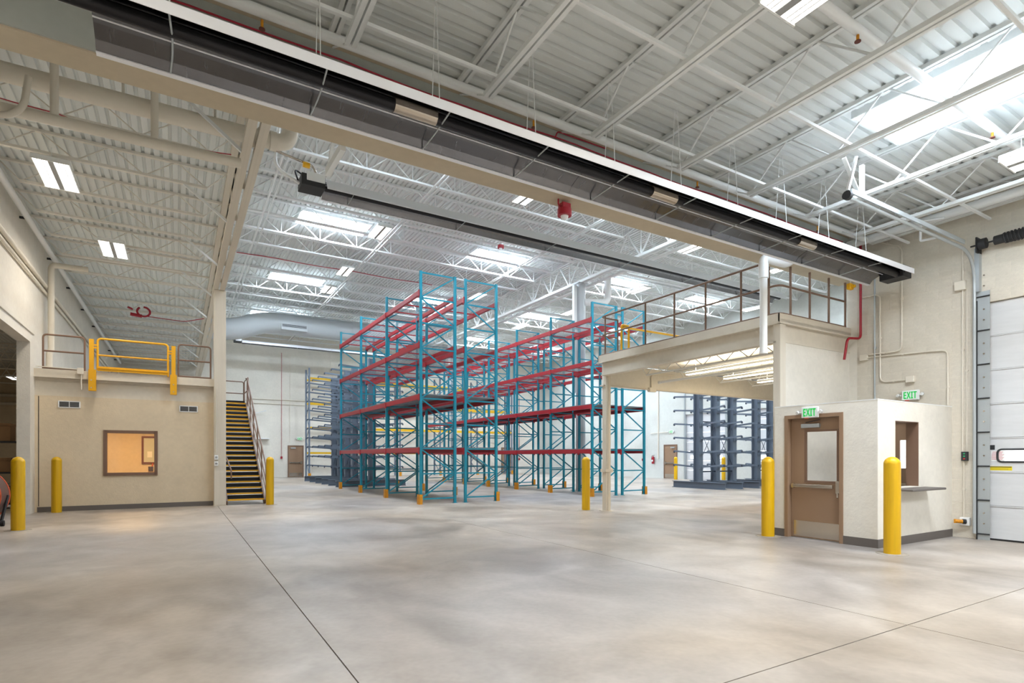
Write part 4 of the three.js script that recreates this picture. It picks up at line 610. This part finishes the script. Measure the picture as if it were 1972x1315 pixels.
  // hall roof runs
  [[6.42, 'left lamp row'], [12.1, 'middle lamp row'], [20.6, 'right lamp row'], [2.35, 'left edge']].forEach(([x, w]) => { const q = thing('sprinkler_pipe', `white sprinkler pipe running deep into the hall along the ${w}`, 'pipe', 'hall sprinkler pipes'); pipe('pipe_run', M.pipeWhite, q, [P(x, 9.32, 7), P(x, 9.32, 40.5)], 0.03, 0.1, 10); bx('bridging_angle', M.steel, q, x + 0.14, x + 0.18, 9.345, 9.38, 7, 40.5); seat(q); });
  const rp = thing('alarm_cable', 'red sprinkler cable across the hall roof near the far duct', 'cable'), rp2 = []; for (let x = 1.9; x < 10; x += 0.5) rp2.push(P(x, 9.26 - 0.04 * Math.abs(Math.sin(x)), 23.6)); mesh('cable_run', sweepG(rp2, 0.016, 6), M.redCable, rp); seat(rp);
  const lr = thing('sprinkler_valve', 'red sprinkler valve loop under the far left bay roof', 'valve'), lp = []; for (let k = 0; k <= 20; k++) { const a = k / 20 * Math.PI * 1.8 + 2.2; lp.push(P(-1.1 + 0.2 * Math.cos(a), 6.75 + 0.17 * Math.sin(a), 24.5)); } mesh('hose_loop', sweepG(lp, 0.035, 8), M.redPipe, lr); rod('valve_body', M.redPipe, lr, P(-1.5, 6.62, 24.5), P(-1.15, 6.58, 24.5), 0.06); rod('valve_wheel', M.redPipe, lr, P(-1.52, 6.8, 24.5), P(-1.5, 6.85, 24.5), 0.09); pipe('red_line', M.redPipe, lr, [P(-1.2, 6.6, 24.5), P(0.2, 6.55, 24.5), P(0.85, 6.75, 24.5)], 0.014); seat(lr);
  const du = thing('air_duct', 'large round grey duct with an S-bend near the far wall', 'duct'); pipe('duct_run', M.ductGray, du, [P(1.1, 8.1, 32.7), P(2.5, 8.1, 32.7), P(3.9, 8.72, 32.7), P(13.6, 8.72, 32.7)], 0.56, 0.8, 28);
  for (const x of [5.4, 8.6, 11.8]) rod('seam_band', M.ductGray, du, P(x, 8.72, 32.7), P(x + 0.05, 8.72, 32.7), 0.575, UC24); rbox('diffuser', M.ductGray, du, 4.75, 6.1, 8.3, 8.62, 32.08, 32.3, 0.01); for (let k = 0; k < 3; k++) bx('diffuser_slot', M.charcoal, du, 4.8, 6.05, 8.46 + k * 0.05, 8.485 + k * 0.05, 32.07, 32.085); seat(du);
  const dp = thing('roof_drain', 'white roof drain pipe elbowing into the round grey column', 'pipe'); pipe('pipe_run', M.pipeWhite, dp, [P(15.75, 9.4, 18.3), P(15.75, 8.0, 18.3), P(14.7, 7.95, 18.6)], 0.15, 0.3, 18); seat(dp);
  const hp = thing('hall_pipe', 'white pipe hanging below the middle girder of the hall', 'pipe'); pipe('pipe_run', M.pipeWhite, hp, [P(15.0, 8.7, 9), P(15.0, 8.7, 40)], 0.06, 0.1, 12); seat(hp);
}
// ================================================================ PALLET RACKS
function uprightFrame(parent, x0, x1, v, H, matP, matB) {
  const f = part('upright_frame', parent), pw = 0.075, st = 0.752, n = 9;
  for (const x of [x0, x1]) { bx('post', matP, f, x - pw / 2, x + pw / 2, 0.008, H, v - pw / 2, v + pw / 2); bx('base_plate', matP, f, x - 0.07, x + 0.07, 0, 0.008, v - 0.07, v + 0.07); }
  for (let k = 0; k <= n; k++) bar('horizontal_brace', matB, f, P(x0 + 0.03, 0.16 + st * k, v), P(x1 - 0.03, 0.16 + st * k, v), 0.03, 0.042);
  for (let k = 0; k < n; k++) { const a = k % 2 ? x1 - 0.05 : x0 + 0.05, b = k % 2 ? x0 + 0.05 : x1 - 0.05; bar('diagonal_brace', matB, f, P(a, 0.2 + st * k, v), P(b, 0.12 + st * (k + 1), v), 0.03, 0.038); }
  return f;
}
function wireDeckG(w, d) {      // mesh panel lying on the beams: wires along x and v
  const gs = []; const nx = Math.round(w / 0.11), nv = Math.round(d / 0.06);
  for (let i = 0; i <= nx; i++) gs.push(boxG(-w / 2 + w * i / nx - 0.003, -w / 2 + w * i / nx + 0.003, -0.003, 0.003, -d / 2, d / 2));
  for (let i = 0; i <= nv; i++) gs.push(boxG(-w / 2, w / 2, 0.003, 0.009, -d / 2 + d * i / nv - 0.003, -d / 2 + d * i / nv + 0.003));
  return mergeGeometries(gs);
}
function palletRack(label, rows, vs, levels, H, o = {}) {
  const t = thing('pallet_rack', label, 'rack', o.group), P1 = o.post ?? M.teal, B1 = o.beam ?? M.red;
  for (const [x0, x1] of rows) for (const v of vs) uprightFrame(t, x0, x1, v, H, P1, P1);
  const bay = vs[1] - vs[0], wd = rows[0][1] - rows[0][0], panelG = o.bare ? null : wireDeckG(wd + 0.02, bay / 2 - 0.09), cg = new RoundedBoxGeometry(0.04, 0.2, 0.075, 1, 0.004);
  for (const [r, [x0, x1]] of rows.entries()) for (let i = 0; i < vs.length - 1; i++) for (const [l, y] of levels.entries()) {
    const a = vs[i] + 0.04, b = vs[i + 1] - 0.04;
    for (const [x, s] of [[x0, -1], [x1, 1]]) {
      const bm = part('load_beam', t); bx('beam_tube', B1, bm, x - 0.025 + s * 0.02, x + 0.025 + s * 0.02, y - 0.07, y + 0.07, a, b); bx('beam_ledge', B1, bm, x - 0.02 - s * 0.02, x + 0.02 - s * 0.02, y - 0.07, y + 0.03, a, b);
      for (const c of [a - 0.02, b + 0.02]) { const m = mesh('end_connector', cg, B1, bm); m.position.copy(P(x + s * 0.045, y - 0.02, c)); }
    }
    if (o.bare || (o.skip && o.skip(r, i))) continue;
    if (l < 2) bx('deck_board', M.deckGray, t, x0 - 0.02, x1 + 0.02, y + 0.07, y + 0.1, a + 0.01, b - 0.01);
    else {
      for (const q of [0.25, 0.75]) { const m = mesh('wire_deck', panelG, M.wire, t); m.position.copy(P((x0 + x1) / 2, y + 0.075, a + (b - a) * q)); }
      for (const q of [0.17, 0.5, 0.83]) bx('cross_bar', B1, t, x0, x1, y - 0.005, y + 0.03, a + (b - a) * q - 0.02, a + (b - a) * q + 0.02);
    }
  }
  if (rows.length > 1) for (const v of vs) for (const y of [0.92, 3.9, 6.65]) bar('row_spacer', P1, t, P(rows[0][1], y, v), P(rows[1][0], y, v), 0.03, 0.045);
  if (!o.noGuards) for (const v of vs) for (const [x, s] of [[rows[0][0], -1], [rows[rows.length - 1][1], 1]]) { const g = part('post_guard', t); bx('guard_front', M.orange, g, x + s * 0.075, x + s * 0.085, 0, 0.3, v - 0.085, v + 0.085); bx('guard_wing', M.orange, g, x + s * 0.085, x - s * 0.03, 0, 0.3, v - 0.085, v - 0.075); bx('guard_wing', M.orange, g, x + s * 0.085, x - s * 0.03, 0, 0.3, v + 0.075, v + 0.085); }
  return seat(t);
}
const LV = [1.62, 3.22, 4.78, 6.33];
palletRack('teal and red double pallet rack, the nearer one on the left', [[6.2, 7.32], [7.68, 8.78]], [15.64, 18.8, 21.96, 25.12], LV, 6.97, { group: 'teal pallet racks' });
palletRack('teal and red double pallet rack on the right, behind the cream post', [[12.66, 13.78], [14.08, 15.18]].map(([a, b]) => [a, b]), [15.55, 18.12, 20.69, 23.26, 25.83, 28.4, 30.97], LV, 6.95, { group: 'teal pallet racks', skip: (r, i) => r === 1 && i === 1 });
{ // far wall rack runs along x
  const t = thing('pallet_rack', 'tall grey rack with yellow beams along the far wall', 'rack'), xs = []; for (let k = 0; k <= 5; k++) xs.push(7.6 + 3.2 * k);
  const v0 = 39.4, v1 = 40.5;
  for (const x of xs) { const f = part('upright_frame', t); for (const v of [v0, v1]) bx('post', M.slate, f, x - 0.05, x + 0.05, 0, 7.45, v - 0.05, v + 0.05); for (let k = 0; k < 9; k++) bar('brace', M.slate, f, P(x, 0.2 + k * 0.8, k % 2 ? v1 : v0), P(x, 1.0 + k * 0.8, k % 2 ? v0 : v1), 0.03, 0.04); bx('foot_guard', M.orange, f, x - 0.1, x + 0.1, 0, 0.3, v0 - 0.12, v0 - 0.1); }
  for (let i = 0; i < 5; i++) for (const y of [1.68, 3.4, 5.1, 6.75]) for (const v of [v0 - 0.02, v1]) bx('load_beam', M.yellow, t, xs[i] + 0.05, xs[i + 1] - 0.05, y - 0.06, y + 0.06, v - 0.03, v + 0.03);
  seat(t);
}
// ================================================================ CANTILEVER RACKS
function cantilever(label, axis, c, along, H, levels, armLen, baseHalf, o = {}) {       // columns along 'along', arms on both sides of c
  const t = thing('cantilever_rack', label, 'rack', 'slate cantilever racks'), m = M.slate, d = M.darkSlate;
  const q = (s, y, a) => (axis === 'v' ? P(c + s, y, a) : P(a, y, c + s));
  const cw = 0.13;
  for (const a of along) {
    const col = part('rack_column', t); // wide flange column
    for (const s of [-1, 1]) bar('column_flange', m, col, q(s * 0.15, 0.3, a), q(s * 0.15, H, a), axis === 'v' ? 0.02 : cw * 2, axis === 'v' ? cw * 2 : 0.02);
    bar('column_web', m, col, q(0, 0.3, a), q(0, H, a), axis === 'v' ? 0.29 : 0.02, axis === 'v' ? 0.02 : 0.29);
    const b = part('rack_base', t); bar('base_top_flange', m, b, q(-baseHalf, 0.29, a), q(baseHalf, 0.29, a), 0.2, 0.02); bar('base_bottom_flange', m, b, q(-baseHalf, 0.01, a), q(baseHalf, 0.01, a), 0.2, 0.02); bar('base_web', m, b, q(-baseHalf, 0.15, a), q(baseHalf, 0.15, a), 0.02, 0.26);
    for (const y of levels) for (const s of [-1, 1]) { const arm = part('rack_arm', t); bar('arm_beam', m, arm, q(s * 0.16, y - 0.03, a), q(s * armLen, y + 0.07, a), 0.07, 0.075); bar('arm_stop', d, arm, q(s * (armLen - 0.01), y + 0.03, a), q(s * (armLen + 0.03), y + 0.035, a), 0.08, 0.09); bar('arm_bracket', m, arm, q(s * 0.15, y - 0.03, a), q(s * 0.2, y - 0.027, a), 0.2, 0.16); }
  }
  for (let i = 0; i + 1 < along.length; i++) {
    const a = along[i], b = along[i + 1]; if (b - a > 1.65) continue;
    for (const y of [0.75, 3.0, 5.2].filter((k) => k < H)) bar('column_tie', d, t, q(0, y, a), q(0, y, b), 0.05, 0.06);
    for (const [u, w] of [[1.0, 2.8]]) { bar('cross_brace', d, t, q(0.02, u, a), q(0.02, w, b), 0.018, 0.018); bar('cross_brace', d, t, q(-0.02, w, a), q(-0.02, u, b), 0.018, 0.018); }
  }
  return seat(t);
}
cantilever('slate cantilever rack with many arms behind the left pallet rack', 'v', 8.0, [26.5, 28.0, 29.5, 31.0, 32.5, 34.0], 6.15, Array.from({ length: 10 }, (_, k) => 0.87 + k * 0.533), 1.55, 1.7);
cantilever('slate cantilever rack seen through the right mezzanine opening, left section', 'x', 17.15, [20.05, 21.2, 22.37], 5.6, Array.from({ length: 8 }, (_, k) => 0.99 + k * 0.635), 1.4, 1.45);
cantilever('slate cantilever rack seen through the right mezzanine opening, right section', 'x', 17.15, [24.17, 25.33], 5.6, Array.from({ length: 8 }, (_, k) => 0.99 + k * 0.635), 1.4, 1.45);
// ================================================================ FAR DOORS AND WALL FITTINGS
function flushDoor(name, label, axis, w, a0, a1, h) {       // brown steel door on wall plane w
  const d = struct(name, label), q = (n, m, u0, u1, y0, y1, o0, o1) => (axis === 'v' ? bx(n, m, d, u0, u1, y0, y1, w - o1, w - o0) : bx(n, m, d, w - o1, w - o0, y0, y1, u0, u1));
  q('door_leaf', M.brownDoor, a0, a1, 0.01, h, 0.002, 0.03); q('door_frame', M.brown, a0 - 0.07, a0, 0, h + 0.07, 0.0, 0.05); q('door_frame', M.brown, a1, a1 + 0.07, 0, h + 0.07, 0.0, 0.05); q('door_frame', M.brown, a0, a1, h, h + 0.07, 0.0, 0.05);
  q('kick_plate', M.steelBrushed, a0 + 0.04, a1 - 0.04, 0.04, 0.3, 0.03, 0.034); q('push_bar', M.steelBrushed, a0 + 0.05, a1 - 0.05, 0.98, 1.05, 0.05, 0.1); q('bar_latch', M.steelBrushed, a1 - 0.14, a1 - 0.04, 0.92, 1.11, 0.03, 0.09); q('closer_body', M.galv, a0 + 0.12, a0 + 0.45, h - 0.16, h - 0.08, 0.03, 0.09);
}
flushDoor('door_4', 'brown exit door in the far wall, left of the far racks', 'v', VB, 6.58, 7.5, 2.15);
flushDoor('door_5', 'brown exit door in the far wall, seen through the left pallet rack', 'v', VB, 23.7, 24.7, 2.15);
flushDoor('door_6', 'brown exit door in the far right wall', 'x', XR, 25.35, 26.35, 2.15);
for (const [i, [a, b]] of [[21.55, 24.65], [16.6, 19.7]].entries()) {
  const d = struct('door_' + (7 + i), i ? 'farther right white dock door' : 'white dock door behind the cantilever rack'); for (let k = 0; k < 7; k++) { if (k === 2) for (const [c, e, y0, y1] of [[a, b, 1.18, 1.3], [a, b, 1.5, 1.755], [a, a + 0.35, 1.3, 1.5], [a + 1.0, b - 1.0, 1.3, 1.5], [b - 0.35, b, 1.3, 1.5]]) bx('door_section', M.doorWhite, d, XR + 0.1, XR + 0.15, y0, y1, c, e); else bx('door_section', M.doorWhite, d, XR + 0.1, XR + 0.15, k * 0.586 + 0.01, (k + 1) * 0.586, a, b); }
  for (const [c, e] of [[a + 0.35, a + 1.0], [b - 1.0, b - 0.35]]) bx('lite_pane', M.glass, d, XR + 0.12, XR + 0.126, 1.3, 1.5, c, e);
  for (const v of [a, b]) { bx('track', M.galv, d, XR - 0.06, XR + 0.08, 0, 6.2, v - 0.05, v + 0.05); } bx('bottom_seal', M.rubber, d, XR + 0.1, XR + 0.15, 0, 0.012, a, b);
}
exitSign('small green EXIT sign above the far left door', P(7.3, 2.68, VB - 0.04), 'v', 1.15); exitSign('small green EXIT sign left of the far right door', P(XR - 0.04, 3.05, 25.75), 'x', 1.1);
{
  const e = thing('fire_extinguisher', 'red fire extinguisher on the far right wall', 'extinguisher'), o = P(XR - 0.13, 0.95, 27.3); mesh('cylinder', new THREE.LatheGeometry([[0, 0], [0.085, 0], [0.09, 0.03], [0.09, 0.4], [0.06, 0.47], [0.025, 0.5], [0.025, 0.54], [0, 0.54]].map(([a, b]) => new THREE.Vector2(a, b)), 18), M.redPipe, e).position.copy(o); bx('label_band', M.plastic, e, o.x - 0.094, o.x - 0.05, 1.1, 1.22, 27.24, 27.36); bar('handle', M.black, e, P(o.x, 1.5, 27.3), P(o.x, 1.53, 27.16), 0.03, 0.02); pipe('hose', M.black, e, [P(o.x, 1.5, 27.32), P(o.x - 0.02, 1.45, 27.44), P(o.x - 0.02, 1.1, 27.43)], 0.014, 0.06); bx('wall_hook', M.galv, e, XR - 0.06, XR - 0.002, 1.36, 1.42, 27.27, 27.33); seat(e);
  const red = (label, x, v, y0, y1) => { const t = thing('fire_conduit', label, 'conduit', 'red wall conduits'); rod('run', M.redPipe, t, P(x, y0, v), P(x, y1, v), 0.016, UC6); rbox('pull_station', M.redPipe, t, x - 0.06, x + 0.06, y0 - 0.16, y0, v - 0.06, v + 0.06, 0.008); return seat(t); };
  red('red fire alarm conduit and pull station on the far wall, left of the door', 6.1, VB - 0.08, 1.45, 8.6); red('red fire alarm conduit and pull station on the far right wall', XR - 0.08, 28.3, 1.3, 6.5); red('red fire alarm conduit on the far wall seen through the racks', 25.4, VB - 0.08, 1.3, 6.5);
  const cd = (label, pts, r = 0.03) => { const t = thing('wall_conduit', label, 'conduit', 'far wall conduits'); pipe('run', M.pipeCream, t, pts, r, 0.15); return seat(t); };
  const V = VB - 0.05; cd('cream conduit low across the far wall behind the stairs, upper', [P(3.8, 5.2, V), P(4.3, 5.35, V), P(8.0, 5.35, V)], 0.035); cd('cream conduit low across the far wall behind the stairs, lower', [P(3.6, 5.05, V), P(8.0, 5.05, V)], 0.025); cd('thin vertical conduit above the far left door', [P(6.66, 2.4, V), P(6.66, 8.6, V)], 0.016); cd('cream vertical conduit on the far right wall', [P(XR - 0.05, 1.3, 26.9), P(XR - 0.05, 8, 26.9)], 0.04); cd('cream conduit from the far right EXIT sign', [P(XR - 0.05, 3.05, 25.95), P(XR - 0.05, 3.0, 27.6)], 0.02);
  const hs = thing('wall_shelf', 'small white shelf and bracket on the far wall by the stairs', 'shelf'); bx('board', M.plastic, hs, 4.0, 5.3, 2.62, 2.68, VB - 0.35, VB - 0.01); bar('bracket', M.plastic, hs, P(4.4, 2.62, VB - 0.3), P(4.4, 2.3, VB - 0.02), 0.03, 0.03); bar('antenna_arm', M.plastic, hs, P(4.25, 4.3, VB - 0.05), P(5.1, 4.55, VB - 0.3), 0.04, 0.04); bar('antenna_mast', M.plastic, hs, P(4.4, 3.7, VB - 0.06), P(4.3, 5.0, VB - 0.06), 0.06, 0.06); seat(hs);
}
// ================================================================ ANNEX BEYOND THE LEFT OPENING
{
  const f = thing('drum_fan', 'large brown drum fan at the left edge, behind the bollard', 'fan'), c = P(-3.62, 0.62, 15.3), g = part('fan_drum', f); g.position.copy(c); g.rotation.y = -0.15;
  const drum = mesh('shroud', new THREE.CylinderGeometry(0.56, 0.56, 0.4, 40, 1, true), M.fan ?? (M.fan = std('#5a4038', 0.6)), g); drum.rotation.x = Math.PI / 2; drum.material.side = THREE.DoubleSide; mesh('front_rim', new THREE.TorusGeometry(0.56, 0.016, 8, 44), M.coral, g).position.z = 0.2; mesh('rear_rim', new THREE.TorusGeometry(0.56, 0.016, 8, 44), M.coral, g).position.z = -0.2;
  for (let k = 1; k < 7; k++) mesh('grille_ring', new THREE.TorusGeometry(0.08 * k, 0.004, 5, 36), M.charcoal, g).position.z = 0.21; for (let k = 0; k < 12; k++) { const a = k / 12 * Math.PI * 2; rod('grille_spoke', M.charcoal, g, new THREE.Vector3(0.06 * Math.cos(a), 0.06 * Math.sin(a), 0.21), new THREE.Vector3(0.56 * Math.cos(a), 0.56 * Math.sin(a), 0.2), 0.004, UC6); }
  for (let k = 0; k < 4; k++) { const b = mesh('fan_blade', new THREE.BoxGeometry(0.24, 0.4, 0.012), M.darkBox, g); const a = k * Math.PI / 2; b.position.set(-0.26 * Math.sin(a), 0.26 * Math.cos(a), 0.02); b.rotation.set(0, 0, a); b.rotateY(0.5); } const bp = mesh('backing', new THREE.CylinderGeometry(0.55, 0.55, 0.01, 32), M.darkBox, g); bp.rotation.x = Math.PI / 2; bp.position.z = -0.18;
  for (const s of [-1, 1]) { bar('stand', M.charcoal, f, P(-3.62 + s * 0.5, 0.06, 15.15), P(-3.62 + s * 0.58, 0.62, 15.3), 0.04, 0.04); rod('wheel', M.rubber, f, P(-3.62 + s * 0.5, 0.06, 15.12), P(-3.62 + s * 0.56, 0.06, 15.12), 0.06); } seat(f);
  const sh = thing('storage_shelf', 'dark steel shelf of boxes inside the annex', 'shelf'), y = [0.15, 1.0, 1.85]; for (const x of [-5.95, -3.75]) for (const v of [20.1, 20.9]) bx('post', M.charcoal, sh, x - 0.03, x + 0.03, 0, 2.2, v - 0.03, v + 0.03); for (const k of y) bx('shelf_board', M.charcoal, sh, -5.95, -3.75, k - 0.04, k, 20.1, 20.9); seat(sh);
  let k = 0; for (const yy of y.slice(0, 3)) for (const x of [-5.6, -4.95, -4.18]) { const w = rr(0.4, 0.52), h = rr(0.35, 0.6), b = thing('storage_box', `${['dark maroon', 'dull grey', 'brown'][k % 3]} box on the ${['bottom', 'middle', 'top'][Math.floor(k / 3)]} annex shelf, ${ORD[k % 3]} from the left`, 'box', 'boxes on the annex shelf'); rbox('carton', [M.darkBox, M.bin, M.cardboard][k % 3], b, x - w / 2, x + w / 2, yy, yy + h, 20.2, 20.75, 0.01); bx('lid', [M.darkBox, M.bin, M.cardboard][k % 3], b, x - w / 2 - 0.008, x + w / 2 + 0.008, yy + h - 0.06, yy + h + 0.006, 20.19, 20.76); seat(b); k++; }
  for (const [i, yv] of [4.3, 4.75].entries()) { const p = thing('wall_pipe', `tan pipe across the annex wall, ${i ? 'upper' : 'lower'}`, 'pipe'); rod('run', M.pipeCream, p, P(-11.9, yv, 39.85), P(XL - 0.5, yv, 39.85), 0.09); seat(p); }
}
scene.traverse((o) => { if (o.isMesh) { o.castShadow = true; o.receiveShadow = true; } });
renderer.render(scene, camera);
